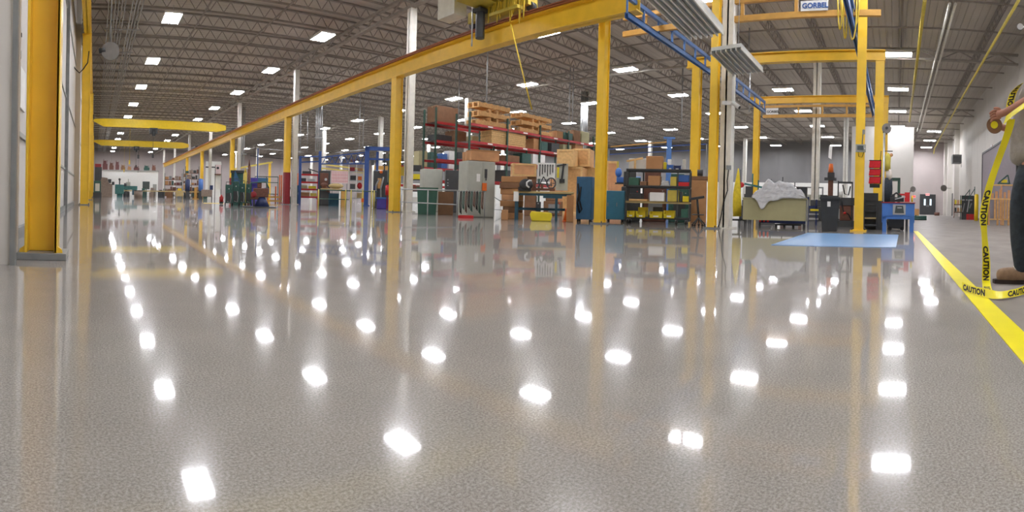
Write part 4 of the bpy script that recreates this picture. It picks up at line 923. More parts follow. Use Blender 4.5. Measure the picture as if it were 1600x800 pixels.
t.p('black_case', 'black_plastic', ('b', -14, 8, 0, 12, 0, 7), ('t', [(-12, 3, 8), (-4, 3, 14), (4, 3, 8)], 1.6, 6), bevel=.004); t.p('red_tool', 'red_paint', ('b', 9, 17, 0, 8, 0, 15), ('b', -2, 9, 4, 8, 10, 13)); t.p('blade', 'bright_steel', ('r', (-6, -1, 4), (10, -1, 8), 2.4, 1.6)); t.p('yellow_can', 'bin_yellow', ('c', 21, 8, 0, 10, 1.6))
# forklift behind
t = T('forklift', 'dark forklift with a square overhead guard parked behind the blue cart', 'forklift', 1394, y=353, off=.3)
t.p('chassis', 'charcoal', ('b', -8, 14, 2, 40, 5, 26), ('b', -6, 10, 8, 36, 26, 34), bevel=.02)
t.p('guard_frame', 'rack_green', ('b', 8, 12, 2, 5, 26, 74), ('b', 8, 12, 30, 33, 26, 74), ('b', -12, 12, 2, 33, 71, 75), ('b', -12, -9, 30, 33, 26, 74)); t.p('seat', 'black_plastic', ('b', -6, 4, 18, 28, 34, 38), ('b', -6, 4, 26, 29, 38, 50)); t.p('steering_wheel', 'black_plastic', ('t', [(5*cos(a*pi/6)-2, 12+2*sin(a*pi/6), 44+4*sin(a*pi/6)) for a in range(13)], .8, 6), ('r', (-2, 12, 34), (-2, 12, 44), 1)); t.p('hood', 'charcoal', ('b', -10, 2, 4, 12, 34, 47))
for x in (-8, 10):
    for y in (8, 34): t.p('wheel', 'black_rubber', ('t', [(x, y, 6), (x+4, y, 6)], 6, 14))
# behind the tall columns: white block equipment
t = T('exit_sign', 'small red exit sign on the corner of the tall white block', 'sign', 1427, d=36, z=30)
t.p('sign_box', 'white_plastic', ('b', -2.5, 3.5, 0, 1, 0, 5)); t.p('sign_letters', 'red_lit', ('b', -2, -1.2, -.2, 0, 1, 4), ('b', -.5, .3, -.2, 0, 1, 4), ('b', .9, 1.4, -.2, 0, 1, 4), ('b', 2, 2.8, -.2, 0, 1, 4))
t = T('wall_fan', 'grey wall fan on the corner of the tall white block over the exit sign', 'fan', 1426, d=35.5, z=40)
t.p('fan_cage', 'fan_grey', ('t', [(0, -2, 4), (0, 2, 4)], 4.5, 14)); t.p('fan_arm', 'dark_steel', ('b', -5, 0, -.5, 1, 1, 2), ('t', [(-4, 0, 1), (-7, 0, -8)], .5, 6))
# door at aisle end
def on_end(x, y): return at_X(x, y, XE-.2)
a = on_end(1438, 309); b2 = on_end(1461, 309)
y0, y1 = b2.y, a.y

X = XE-.2
fr = struct('door_1', MB().box(X-.12, X, y0, y1, 0, 2.25), 'charcoal')
ym = (y0+y1)/2
struct('trim_20', MB().box(X-.14, X-.12, y0-.06, y1+.06, 2.25, 2.4).box(X-.14, X-.12, y0-.06, y0, 0, 2.25).box(X-.14, X-.12, y1, y1+.06, 0, 2.25), 'dark_steel')
for s_ in (-1, 1):
    o = MB().box(X-.15, X-.12, ym+s_*.34-.1, ym+s_*.34+.1, 1.1, 1.85).build('door_window', 'window_lit', fr)
    MB().box(X-.18, X-.12, ym+s_*.08-.02, ym+s_*.08+.02, .95, 1.15).build('door_handle', 'aluminium', fr)
t = T('exit_sign', 'small red exit sign above the dark double door at the aisle end', 'sign', 1449, d=59, z=30)
t.p('sign_box', 'white_plastic', ('b', -3, 3, 0, .6, 0, 3.6)); t.p('sign_letters', 'red_lit', *[('b', -2.6+i*1.4, -1.8+i*1.4, -.2, 0, .7, 3) for i in range(4)])
one('floor_drum', 'dark low drum on the floor right of the far double door', 'drum', 'brown_metal', 1464, [('c', 0, 0, 0, 5, 4)], d=52)
one('wooden_pallet', 'wooden pallet load on the aisle floor left of the far double door', 'pallet', 'wood_crate', 1433, [('b', -6, 3, 0, 8, 0, 14), ('b', -7, 4, -1, 9, 0, 2)], d=34)
one('steel_bundle', 'low bundle of dark pipes on the floor near the forklift aisle', 'pipes', 'machine_green', 1440, [('t', [(-12, 0, 2), (8, 0, 2)], 2, 8), ('t', [(-12, 2, 5), (8, 2, 5)], 2, 8), ('b', -10, -8, -1, 4, 0, 8)], d=26)
# ---- right wall
def wx(x): # X on the right wall for pixel column
    return at_Y(x, 330, YW).x
def wall_box(name, matn, x0, x1, z0, z1, t_=.1, kind='structure'):
    X0, X1 = sorted((wx(x0), wx(x1))); return struct(name, MB().box(X0, X1, YW, YW+t_, z0, z1), matn)
for i, x in enumerate((1497, 1486, 1480)):
    X0 = wx(x); struct('wall_pilaster_%d' % (i+1), MB().box(X0-.35, X0+.35, YW, YW+.45, 0, ZC), 'wall_plain')
wall_box('door_2', 'purple_door', 1536, 1590, 0, 4.3, .08)
X0, X1 = sorted((wx(1536), wx(1590)))
struct('trim_21', MB().box(X0-.08, X0, YW, YW+.12, 0, 4.4).box(X1, X1+.08, YW, YW+.12, 0, 4.4).box(X0-.08, X1+.08, YW, YW+.12, 4.3, 4.42), 'dark_steel')
for i, (xa, xb) in enumerate(((1482.5, 1484.5), (1487.5, 1490.5))):
    A, B = sorted((wx(xa), wx(xb))); struct('door_%d' % (3+i), MB().box(A, B, YW, YW+.06, 0, 2.3), 'charcoal')
q = at_Y(1549, 229, YW+.05)
t = T('exit_sign', 'red lit sign high on the right wall above the big door', 'sign', 0, loc=(q.x, YW+.06, q.z-.12), rz=pi)
t.p('sign_box', 'white_plastic', ('b', -.16, .16, -.0, .05, 0, .24)); t.p('sign_letters', 'red_lit', *[('b', -.13+i*.07, -.09+i*.07, .05, .06, .05, .19) for i in range(4)])
q = at_Y(1494, 249, YW+.9)
t = T('air_unit', 'grey box unit hung on the pilaster of the right wall', 'air unit', 0, loc=(q.x, YW+.5, q.z-.35))
t.p('unit_box', 'grey_steel', ('b', -.5, .5, 0, .75, 0, .7), bevel=.02); t.p('grille', 'dark_steel', *[('b', -.52, -.5, .08, .68, .1+i*.1, .14+i*.1) for i in range(5)]); t.p('bracket', 'white_steel', ('b', -.04, .04, -.05, .0, -.3, .75))
# tool rack against wall
def wall_thing(name, label, cat, x, z=0, off=.3, group=None):
    return T(name, label, cat, 0, loc=(wx(x)*(abs(YW)-off)/abs(YW), YW+off, z), group=group, rz=-pi/2)
# local x -> -Y world (screen right), local y -> +X (away)
t = T('tool_rack', 'dark rack full of clamps and tools along the right wall', 'rack', 1513, y=343.5)
t.p('frame', 'machine_green', ('b', -13, -12, 0, 20, 0, 38), ('b', 9, 10, 0, 20, 0, 52), ('b', 1, 2, 0, 20, 0, 48), ('r', (9, 0, 48), (-2, 0, 30), 1), ('r', (1, 0, 46), (-10, 0, 32), 1)); t.p('cabinet', 'charcoal', ('b', -11, 9, 2, 20, 0, 38), bevel=.02)
t.p('drawer', 'red_paint', ('b', -3, 9, 0, 2, 0, 9), label='red drawer')
for i in range(5): t.p('clamp', ('grey_steel', 'dark_steel', 'aluminium')[i % 3], ('r', (-9+i*3.6, 0, 12+(i % 2)*6), (-6+i*3.6, 0, 26+(i % 3)*3), 1.8))
for x in (-8, -2, 4): t.p('shelf_tool', 'aluminium', ('b', x-2, x+2, 0, 2, 30, 32))
t = T('parts_shelf', 'low shelf with yellow and brown parts farther along the right wall', 'shelf', 1497, d=37)
t.p('frame', 'brown_metal', ('b', -7, -6, 0, 10, 0, 30), ('b', 6, 7, 0, 10, 0, 30), ('b', -7, 7, 0, 10, 8, 9.5), ('b', -7, 7, 0, 10, 20, 21.5))
for i, mn in enumerate(('bin_yellow', 'plywood', 'bin_yellow')): t.p('bin', mn, ('b', -5.5+i*4, -2.5+i*4, -1, 5, 21.7, 28))
for i, mn in enumerate(('charcoal', 'cardboard', 'wood_pale')): t.p('bin', mn, ('b', -5.5+i*4, -2.5+i*4, -1, 5, 9.7, 16))
one('safety_bollard', 'yellow bollard standing at the left edge of the big wall door', 'bollard', 'yellow_bright', 1525.5, [('c', 0, 0, 0, 40, 3.2), ('s', 0, 0, 40, 3.2, 1, 1, .6)], y=345)
t = T('wood_shelf', 'wooden shelf of timber and cans against the right wall beside the person', 'shelf', 1564, y=352, face=0)
for x in (-20, -1, 18): t.p('upright_board', 'plywood', ('b', x, x+2.4, 0, 14, 0, 62))
for z in (8, 40, 62): t.p('shelf_board', 'wood_pale', ('b', -20, 20.5, 0, 14, z, z+2))
for i in range(6): t.p('timber_post', 'wood_crate', ('b', -11+i*4.3, -8+i*4.3, -1, 3, 0 if i % 2 else 10, 40))
for i in range(5): t.p('timber_offcut', 'plywood', ('b', -16+i*6.5, -12+i*6.5, 1, 10, 42, 50+(i*3 % 7)))
t = T('green_can', 'green and yellow canister on the floor at the left end of the wood shelf', 'canister', 1541, y=351)
t.p('can', 'machine_green', ('c', 0, 0, 0, 22, 4.5)); t.p('cap', 'bin_yellow', ('c', 0, 0, 22, 32, 3.4, 2))
t = T('hand_saw_frame', 'green framed tool on top of the wood shelf', 'tool', 1568, y=352, z=64.4, off=.05)
t.p('frame', 'machine_green', ('r', (-8, 0, 2), (6, 0, 14), 2), ('r', (6, 0, 14), (9, 0, 0), 2), ('b', -10, 10, -1, 4, 0, 2)); t.p('yellow_body', 'bin_yellow', ('b', -4, 5, 0, 6, 2, 7))
for i, (x, y, d_) in enumerate(((1474, 294, 45), (1590, 42, 11.8))):
    t = T('wall_fan', ('small grey fan on the far pilaster of the right wall', 'fan at the top right edge of the wall')[i], 'fan', x, d=d_, z=(0)); t.o.location.z = at_d(x, y, d_).z
    t.p('fan_cage', 'fan_grey', ('t', [(0, -2, 0), (0, 2, 0)], 5, 14)); t.p('fan_arm', 'white_steel', ('b', 0, 12, -.6, .6, -.8, .8))
# ================================================================ middle left and far left clutter
GY = 33.0
def px(name, label, cat, x, d, z=0, face=0, group=None): return T(name, label, cat, x, d=d, z=z, face=face, group=group)
# orange stand with red-foot column
t = px('orange_rack', 'orange steel cantilever stand left of the red-footed column', 'rack', 428, 32)
for x in (-10, 2, 8, 11): t.p('post', 'orange_paint', ('b', x-1, x+1, 0, 3, 0, 26 if x < 5 else 44))
for z in (2, 8): t.p('arm', 'orange_beam', ('b', -13, 12, -3, 0, z, z+2.6))
t = px('stillage_frame', 'dark wire frame shelf standing behind the orange stand', 'shelf', 419, 36)
t.p('frame', 'rack_green', ('b', -22, -21, 0, 8, 0, 40), ('b', 14, 15, 0, 8, 0, 40), ('b', -4, -3, 0, 8, 0, 40), ('b', -22, 15, 0, 8, 30, 31), ('b', -22, 15, 0, 8, 39, 40), ('b', -22, 15, 0, 8, 12, 13))
for i in range(3): t.p('bin', ('maroon_paint', 'blue_paint', 'white_steel')[i], ('b', -18+i*11, -10+i*11, 1, 7, 13.2, 20+i*2))
# welding machines
def welder(x, label, w=9, h=30, y=321.5, red=False):
    t = T('welding_machine', label, 'welding machine', x, y=y, group='green welding machines in a cluster')
    t.p('body', 'machine_green', ('b', -w/2, w/2, 0, 12, 4, h), bevel=.02); t.p('front_grille', 'charcoal', ('b', -w/2+1, w/2-1, -.6, 0, 6, h*.6)); t.p('knob', 'aluminium', ('s', 0, -1, h*.8, 1)); t.p('handle', 'dark_steel', ('t', [(-w/2+1, 2, h), (-w/2+1, 2, h+4), (w/2-1, 2, h+4), (w/2-1, 2, h)], .5, 6))
    for sx in (-1, 1): t.p('wheel', 'black_rubber', ('t', [(sx*w/2-.8, 2, 2.6), (sx*w/2+.8, 2, 2.6)], 2.6, 10))
    t.p('cable', 'aluminium', ('t', [(w/4, -1, h*.6), (w/3, -2.5, h*.4), (w/4, -2, h*.15), (-w/4, -1.5, h*.2)], .5, 6))
    return t
welder(357, 'leftmost green welding machine beside the yellow floor pad', 11, 33)
welder(368, 'second green welding machine from the left, taller, under the dark hood', 10, 38)
welder(378, 'third green welding machine with a looped white cable', 9, 35)
welder(388, 'fourth green welding machine near the purple bin', 9, 34)
t = T('tool_hood', 'dark green hood standing above the welding machines', 'hood', 368, y=320.5, off=.6)
t.p('cabinet', 'machine_green', ('b', -8, 11, 4, 14, 0, 50), bevel=.02); t.p('hood_panel', 'charcoal', ('b', -9, 12, 2, 15, 50, 54)); t.p('sloped_arm', 'steel_blue', ('p', [(-6, 30), (9, 30), (-2, 54)], 0, 3.4))
t = T('gas_bottles', 'pale and yellow gas bottle stand behind the welding machines', 'gas bottles', 382, y=320, off=1)
t.p('bottle', 'olive_yellow', ('c', 0, 0, 0, 50, 3), ('c', 0, 0, 50, 56, 2, 1)); t.p('bottle', 'brown_metal', ('c', 6, 1, 0, 60, 2.6), ('c', 6, 1, 60, 70, 1.6, .8)); t.p('regulator', 'bright_steel', ('s', 3, -2, 56, 1.6))
one('storage_bin', 'purple and blue bin behind the welding machines', 'bin', 'purple_tank', 395, [('p', [(-6, 31), (6, 31), (7, 41), (-7, 41)], 0, 9), ('b', -5, -4, 2, 3, 0, 31), ('b', 4, 5, 2, 3, 0, 31), ('b', -5, 5, 6, 7, 0, 31)], y=319.5, off=1.2)
t = T('pump_machine', 'dark red and black pump machine on a round floor plate', 'machine', 405, y=324)
t.p('floor_plate', 'dark_steel', ('c', 0, 4, 0, 1.4, 27, None, 24)); t.p('pump_base', 'prussian', ('c', 4, 2, 1.4, 16, 12, 5)); t.p('body', 'brown_metal', ('b', -10, 14, -4, 12, 16, 30), ('b', -14, -2, -3, 8, 12, 24), ('b', -4, 3, 0, 8, 30, 39), bevel=.03); t.p('red_cover', 'maroon_paint', ('s', -9, -4, 20, 4.5, 1, .5, 1.1)); t.p('pipe', 'machine_green', ('t', [(-14, 0, 4), (-14, 0, 38), (10, 0, 40), (14, 0, 30)], 1.3, 8)); t.p('leg', 'black_plastic', ('b', -10, -7, -2, 2, 1, 12))
tag(shapes(MB(28/F), [('b', -16, 14, -14, 14, 0, .3)]).build('floor_pad', 'yellow_bright', None, tuple(at_d(335, 330, 26.5)[:2])+(0,), -.25), 'small yellow pad on the floor under the red can', 'floor marking')
t = T('red_can', 'small red can on a stand on the yellow floor pad', 'can', 345.5, y=319, z=.6)
t.p('can', 'red_paint', ('c', 0, 0, 3, 11, 3.2), ('c', 0, 0, 11, 14, 2, 1)); t.p('stand', 'dark_steel', ('b', -3, 3, -3, 3, 0, 3))
t = px('notice_board', 'tall narrow white board on legs left of the welding machines', 'notice board', 340, 27)
t.p('board', 'white_paint', ('b', -5, 4.5, 0, 1.5, 22, 62)); t.p('leg', 'dark_steel', ('b', -5.5, -4.5, 0, 2, 0, 60)); t.p('leg', 'dark_steel', ('b', 4, 5, 0, 2, 0, 60)); t.p('clock', 'black_plastic', ('t', [(-1, -1, 55), (-1, 0, 55)], 2, 12)); t.p('tray', 'brown_metal', ('b', -6, 4, -3, 0, 44, 45.5))
t.p('board_header', 'chart_paper', ('b', -4, 4, -.4, 0, 46, 60))
# teal cabinet + orange panel
t = px('tool_cabinet', 'dark teal cabinet right of the red-footed column', 'cabinet', 461, 31); t.p('body', 'bench_blue', ('b', -7, 7, 0, 10, 0, 29), bevel=.01); t.p('door', 'bench_blue', ('b', -6.3, 6.3, -.6, 0, 1, 28)); t.p('handle', 'aluminium', ('b', 4, 5, -1.2, -.6, 14, 18))
one('orange_divider', 'orange panel standing behind the dark teal cabinet', 'panel', 'orange_paint', 460.5, [('b', -4.5, 4.5, 0, 1.5, 0, 47)], d=33)
one('grey_green_valve', 'grey green bracket at the foot of the slim white column', 'machine', 'machine_green', 451, [('b', -3, 3, 0, 5, 0, 12), ('t', [(-2, -1, 12), (0, -1, 22), (2, -1, 26)], 1, 6)], d=29.5)
# red shelf
t = px('red_shelf', 'red four-level shelf loaded with tan parts', 'shelf', 481, 30)
for x in (-15, 14): t.p('post', 'red_paint', ('b', x, x+1.6, 0, 2, 0, 48)); t.p('post', 'red_paint', ('b', x, x+1.6, 10, 12, 0, 48))
for z in (10, 22, 33, 45): t.p('shelf', 'red_paint', ('b', -15, 15.6, 0, 12, z, z+2.6))
SH = (('desk_tan', -13, -2, 24.8, 5), ('bin_yellow', 0, 12, 24.8, 4), ('cardboard', -12, 2, 12.8, 6), ('olive_yellow', 3, 13, 12.8, 5), ('charcoal', -12, -4, 35.8, 5), ('aluminium', -1, 10, 35.8, 4), ('dark_steel', -10, 4, 47.8, 4))
for i, (mn, x0, x1, z, h) in enumerate(SH):
    one('parts_box', ('left tan', 'right yellow', 'lower left brown', 'lower right olive', 'upper dark', 'upper silver', 'topmost dark')[i]+' box on the red shelf', 'box', mn, 481, [('b', x0, x1, 1, 9, 0, h)], d=30, z=z, group='boxes on the red shelf')
one('tow_bar', 'thin dark arm lying across the top of the red shelf', 'tool', 'dark_steel', 488, [('r', (-8, 6, 56), (14, 6, 49), 1.6), ('b', -6, -4, 5, 7, 47.8, 55)], d=30)
t = px('dark_press', 'tall dark machine between the red shelf and the pink chart', 'machine', 506, 29); t.p('body', 'charcoal', ('b', -9, 9, 2, 12, 0, 54), bevel=.03); t.p('front_plate', 'brown_metal', ('b', -7, 6, 0, 2, 30, 50), bevel=.03); t.p('gauge', 'bright_steel', ('t', [(2, -1, 40), (2, 0, 40)], 2.2, 12)); t.p('ram', 'brown_metal', ('t', [(-3, -1, 30), (8, -3, 22)], 3, 8))
t = px('chart_board', 'white board with pink grid lines on posts', 'notice board', 529.5, 28)
t.p('board', 'chart_paper', ('b', -13, 13, 0, 1, 35, 54.5)); t.p('grid_lines', 'chart_red', *[('b', -12+i*2.6, -11.6+i*2.6, -.2, 0, 36, 53.5) for i in range(10)], *[('b', -12.5, 12.5, -.2, 0, 38+i*5, 38.3+i*5) for i in range(3)], label='pink lines')
for x in (-12, 11): t.p('leg', 'grey_steel', ('b', x, x+1, 1, 2, 0, 54))
t = px('work_table', 'table heaped with tan sacks below the pink chart', 'table', 520, 27.5); t.p('table_top', 'bench_top', ('b', -20, 14, 0, 14, 25, 27))
for x, y in ((-19, 1), (12, 1), (-19, 12), (12, 12)): t.p('leg', 'dark_steel', ('b', x, x+1.4, y, y+1.4, 0, 25))
one('sack', 'tan sack on the table below the pink chart', 'sack', 'bench_top', 524, [('s', 0, 5, 4, 12, 1, .4, .35)], d=27.5, z=27)
one('sack', 'dark brown sack left on the table below the pink chart', 'sack', 'brown_metal', 505.5, [('s', 0, 5, 5, 5.4, 1, .5, .8)], d=27.5, z=27)
t = px('plastic_crate', 'teal slatted crate in front of the table', 'crate', 521, 26.3)
t.p('frame', 'bench_blue', ('b', -8, -6.6, 0, 8, 0, 20), ('b', 6.6, 8, 0, 8, 0, 20), ('b', -8, 8, 0, 8, 0, 2), ('b', -8, 8, 0, 8, 18, 20), ('b', -8, 8, 6, 8, 2, 18)); 
for i in range(4): t.p('slat', 'bench_blue', ('b', -5+i*3, -4+i*3, -.3, .6, 2, 18))
one('post', 'brown orange post right of the teal crate', 'post', 'orange_beam', 535.5, [('b', -3, 3, 0, 3, 0, 25)], d=26.5)
t = px('wire_shelf', 'pale wire shelf with dark goods behind the yellow posts', 'shelf', 555, 31)
for x in (-12, 0, 11): t.p('post', 'white_steel', ('b', x, x+1.2, 0, 2, 0, 68))
for z in (10, 24, 38, 52, 66): t.p('shelf', 'aluminium', ('b', -12, 12, 0, 10, z, z+1.2))
for i, (x0, x1, z, h, mn) in enumerate(((-10, -2, 53.3, 6, 'maroon_paint'), (2.5, 10, 53.3, 5, 'cardboard'), (-9, 0, 39.3, 7, 'charcoal'), (3, 9, 39.3, 6, 'orange_paint'), (-9, -1, 25.3, 8, 'dark_steel'), (3, 10, 25.3, 5, 'desk_tan'), (2, 10, 11.3, 8, 'bench_top'), (-9, -1, 67.3, 4, 'brown_metal'))):
    if i == 5: continue
    one('parts_box', ('left maroon box on the fourth', 'right brown box on the fourth', 'left black box on the third', 'right orange box on the third', 'left dark box on the second', 'right tan box on the second', 'wide tan box on the lowest', 'flat brown box on the top')[i]+' level of the wire shelf', 'box', mn, 555, [('b', x0, x1, 2.4, 8, 0, h)], d=31, z=z, group='goods on the wire shelf')
one('red_pot', 'red rounded pot on the second level of the wire shelf', 'pot', 'red_paint', 561, [('s', 0, 4.5, 5.2, 4, 1, .8, 1.3)], d=31, z=25.4)
# blue gantry
t = px('blue_gantry', 'blue steel gantry frame behind the red shelf', 'gantry', 530, 29.5)
k = 1
for x, h, w in ((-63, 76, 4), (-32, 84, 4.4)): t.p('gantry_post', 'blue_gantry', ('b', x-w/2, x+w/2, 3, 8, 0, h))
t.p('gantry_post', 'blue_gantry', ('b', 38, 45, 0, 5, 0, 92), ('b', 36, 47, -1, 6, 0, 1.4)); t.p('gantry_post', 'blue_gantry', ('b', 56, 60, 4, 7, 0, 86))
t.p('truss_chord', 'blue_gantry', ('r', (-64, 4, 74), (-32, 4, 76), 2), ('r', (-32, 4, 74), (40, 3, 84), 2)); t.p('truss_chord', 'blue_gantry', ('r', (-64, 4, 66), (-32, 4, 68), 2), ('r', (-32, 4, 64), (40, 3, 66), 2))
for i in range(7):
    x = -28+i*10; t.p('truss_web', 'blue_gantry', ('r', (x, 4, 65), (x+5, 4, 74+i*1.3), 1.2), ('r', (x+5, 4, 74+i*1.3), (x+10, 4, 65), 1.2))
t.p('top_beam', 'blue_gantry', ('b', 38, 84, 0, 4, 87, 93)); t.p('top_beam', 'blue_gantry', ('b', 44, 86, 0, 3, 72, 75)); t.p('hoist', 'dark_steel', ('b', 48, 53, -2, 4, 64, 72))
t.p('fluorescent_strip', 'bright_steel', ('t', [(-8, 2, 82), (40, 2, 88)], .7, 6))
t = px('blue_jib_post', 'thin blue post carrying a long pale arm left of the red-footed column', 'crane', 401, 34); t.p('post', 'blue_gantry', ('b', -1, 1, 0, 2, 0, 84)); t.p('arm', 'aluminium', ('r', (-3, 1, 84), (72, 1, 80), 1.2)); t.p('arm', 'dark_steel', ('r', (-12, 1, 72), (50, 1, 68), 1.0)); t.p('foot', 'dark_steel', ('b', -4, 4, -3, 5, 0, 1.2))
t = px('gantry_frame', 'yellow beam frame in the far bay behind the blue gantry', 'crane beam', 535, 40); t.p('beam', 'yellow_pale', ('r', (-36, 0, 60), (34, 0, 53), 2)); t.p('beam', 'yellow_pale', ('r', (-36, 2, 54), (34, 2, 48), 2))
for x in (-34, 32): t.p('post', 'yellow_pale', ('b', x-1, x+1, 0, 2, 0, 54))
t = px('gantry_frame', 'far yellow beam on a post between the red-footed columns', 'crane beam', 398, 46); t.p('beam', 'yellow_pale', ('r', (-34, 0, 48), (26, 0, 60), 2.4)); t.p('post', 'yellow_paint', ('b', 20, 24, 0, 3, 0, 58)); t.p('post', 'yellow_paint', ('b', -34, -31, 0, 3, 0, 48))
# orange beam bits in the far bay
t = px('gantry_frame', 'orange beam seen right of the blue gantry post', 'crane beam', 597, 38); t.p('beam', 'orange_beam', ('b', -14, 24, 0, 3, 54, 60)); t.p('post', 'grey_steel', ('b', 20, 22, 0, 2, 0, 54)); t.p('post', 'grey_steel', ('b', -14, -12, 0, 2, 0, 54))
# clutter right of the gantry
t = px('blue_tank', 'blue and purple tub standing on the floor left of the middle runway column', 'tub', 598, 22.2); t.p('tub', 'purple_tank', ('p', [(-10, 0), (10, 0), (12, 17), (-9, 18)], 0, 14), bevel=.02); t.p('rim', 'blue_bright', ('b', -11, 12, -1, 15, 16, 18.6))
t = px('fire_extinguisher', 'red fire extinguisher hanging left of the middle runway column', 'extinguisher', 604.5, 22, z=22); t.p('cylinder', 'red_paint', ('c', 0, 0, 0, 14, 3.2), ('s', 0, 0, 14, 3.2, 1, 1, .7)); t.p('nozzle', 'black_plastic', ('b', -1, 1.5, -1, 1, 16, 20), ('t', [(1, -1, 17), (4, -2, 12), (3, -2, 4)], .5, 6)); t.p('wall_post', 'maroon_paint', ('b', -1, 1, 3.3, 4.4, -22, 20))
t = px('machine_stack', 'tall dark machine cluster with hoses behind the blue tub', 'machine', 592, 25); t.p('body', 'charcoal', ('b', -10, 12, 0, 10, 0, 58), bevel=.04); t.p('hose', 'grey_steel', ('t', [(-6, -2, 10), (-5, -3, 36), (-1, -2, 44)], 1.2, 6), ('t', [(3, -2, 6), (2, -3, 30), (6, -2, 48)], 1.2, 6)); t.p('tan_part', 'wood_crate', ('b', -3, 3, -2, 0, 30, 46)); t.p('blue_part', 'prussian', ('b', -9, -4, -2, 0, 20, 34)); t.p('lamp', 'orange_paint', ('s', 2, -2, 56, 2.6)); t.p('rack_pole', 'dark_steel', ('b', 6, 8, -1, 1, 0, 86))
t = px('dark_stack', 'dark shelving with small goods seen left of the grey cabinet', 'shelf', 648, 26); 
for z in (8, 26, 44, 58): t.p('shelf', 'dark_steel', ('b', -10, 12, 0, 10, z, z+1.4))
for x in (-10, 11): t.p('post', 'rack_green', ('b', x, x+1.4, 0, 10, 0, 96))
for i, (z, mn, l) in enumerate(((9.6, 'white_steel', 'white box on the lowest level of the dark shelving'), (27.6, 'brown_metal', 'brown box on the second level of the dark shelving'), (45.6, 'bin_yellow', 'yellow box on the third level of the dark shelving'), (59.6, 'charcoal', 'black box on the top level of the dark shelving'))):
    one('parts_box', l, 'box', mn, 648, [('b', -7, 9, 1, 8, 0, 8)], d=26, z=z)

# ---------------- far left zone
t = px('office_box', 'long white flat-roofed office box in front of the far back wall', 'office', 202, 78)
t.p('walls', 'white_paint', ('b', -44, 44, 0, 40, 0, 38)); t.p('roof_edge', 'cabinet_shade', ('b', -45, 45, -1, 41, 38, 39.4)); 
t.p('office_window', 'screen', ('b', 20, 31, -.4, 0, 10, 22), label='dark window'); t.p('office_door', 'cabinet_shade', ('b', 36, 42, -.3, 0, 0, 18))
for i, (x, w_, h, mn, l) in enumerate(((163, 9, 17, 'dull_red', 'leftmost dark red'), (173, 8, 13, 'brown_metal', 'second, brown'), (182, 7, 15, 'dull_red', 'third, dark red'), (191, 8, 9, 'cardboard_dark', 'fourth, low brown'), (201, 7, 7, 'cardboard', 'fifth, low tan'), (212, 10, 7, 'dull_red', 'sixth, low red'), (228, 10, 9, 'machine_green', 'seventh, grey green'), (239, 7, 10, 'brown_metal', 'rightmost brown'))):
    one('stored_goods', l+' stored item on the roof of the white office box', 'stored goods', mn, x, [('b', -w_/2+.6, w_/2-.6, 2, 10, 0, h*.55), ('b', -w_/2+1.5, w_/5, 3, 8, h*.55, h*.85), ('r', (-w_/3, 3, h*.5), (-w_/4, 3, h), .7), ('r', (w_/4, 3, h*.3), (w_/3, 3, h*.9), .7)], d=79, z=39.0, group='goods stored on the office roof')
t = px('chain_hoist', 'dark chain hoist hanging above the white office box', 'hoist', 214.5, 70, z=36); t.p('hoist_body', 'charcoal', ('b', -1.6, 1.6, -1, 1, 22, 28)); t.p('chain', 'dark_steel', ('t', [(0, 0, 22), (0, 0, 0)], .3, 5)); t.p('hoist_rope', 'dark_steel', ('t', [(0, 0, 28), (0, 0, 45)], .3, 5))
t = px('dark_locker', 'dark tall locker at the left end behind the yellow columns', 'cabinet', 151, 50); t.p('body', 'charcoal', ('b', -4, 7, 0, 12, 0, 46)); t.p('top_load', 'maroon_paint', ('b', -4, 6, 1, 10, 46, 51)); t.p('door', 'dark_steel', ('b', -3, 6, -.5, 0, 1, 45))
t = px('machining_centre', 'green and white machine at the left edge beyond the yellow columns', 'machine', 151, 42); t.p('body', 'machine_green', ('b', -5, 6, 0, 12, 0, 26), bevel=.03); t.p('window', 'white_steel', ('b', -3, 4, -.6, 0, 10, 22)); t.p('base', 'charcoal', ('b', -6, 7, -1, 12, 0, 8))
t = px('milling_machine', 'tan grey milling machine with a stepped outline left of the teal lathe', 'machine', 166, 47); t.p('body', 'tan_bucket', ('p', [(-10, 0), (9, 0), (9, 20), (3, 22), (1, 30), (-8, 31), (-10, 24)], 0, 12), bevel=.03); t.p('control_arm', 'charcoal', ('b', 8, 12, -2, 2, 19, 24)); t.p('vise', 'dark_steel', ('b', 2, 7, 2, 6, 22, 28))
t = px('teal_lathe', 'bright teal lathe in front of the white office box', 'machine', 186, 47); t.p('headstock', 'teal_machine', ('b', -7, 7, 0, 12, 5, 20), bevel=.03); t.p('bed', 'teal_machine', ('b', 6.9, 28, 2, 10, 12, 18)); t.p('pedestal', 'teal_machine', ('b', -4, 5, 2, 10, 0, 5)); t.p('tailstock', 'bench_blue', ('b', 20, 27, 2, 9, 4, 12)); t.p('chuck', 'dark_steel', ('t', [(7, 5, 19), (11, 5, 19)], 3.4, 12)); t.p('lamp', 'dark_steel', ('b', -1, 1, 4, 6, 20, 28), ('s', 0, 4, 28, 2)); t.p('splash_guard', 'cabinet_grey', ('b', 10, 17, 3, 9, 18, 24), ('b', 13, 14.5, 4, 6, 24, 29))
t = px('grey_drum', 'squat grey brown drum on the floor right of the teal lathe', 'drum', 215.5, 44); t.p('drum', 'tan_bucket', ('c', 0, 0, 0, 11, 6.4, 7)); t.p('drum_rim', 'dark_steel', ('c', 0, 0, 11, 12, 7.4))
t = px('roller_conveyor', 'long low conveyor table running across the far left bay', 'conveyor', 255, 49)
t.p('side_rail', 'bench_top', ('b', -62, 62, 0, 1, 9.5, 11)); t.p('side_rail', 'bench_top', ('b', -62, 62, 8, 9, 9.5, 11))
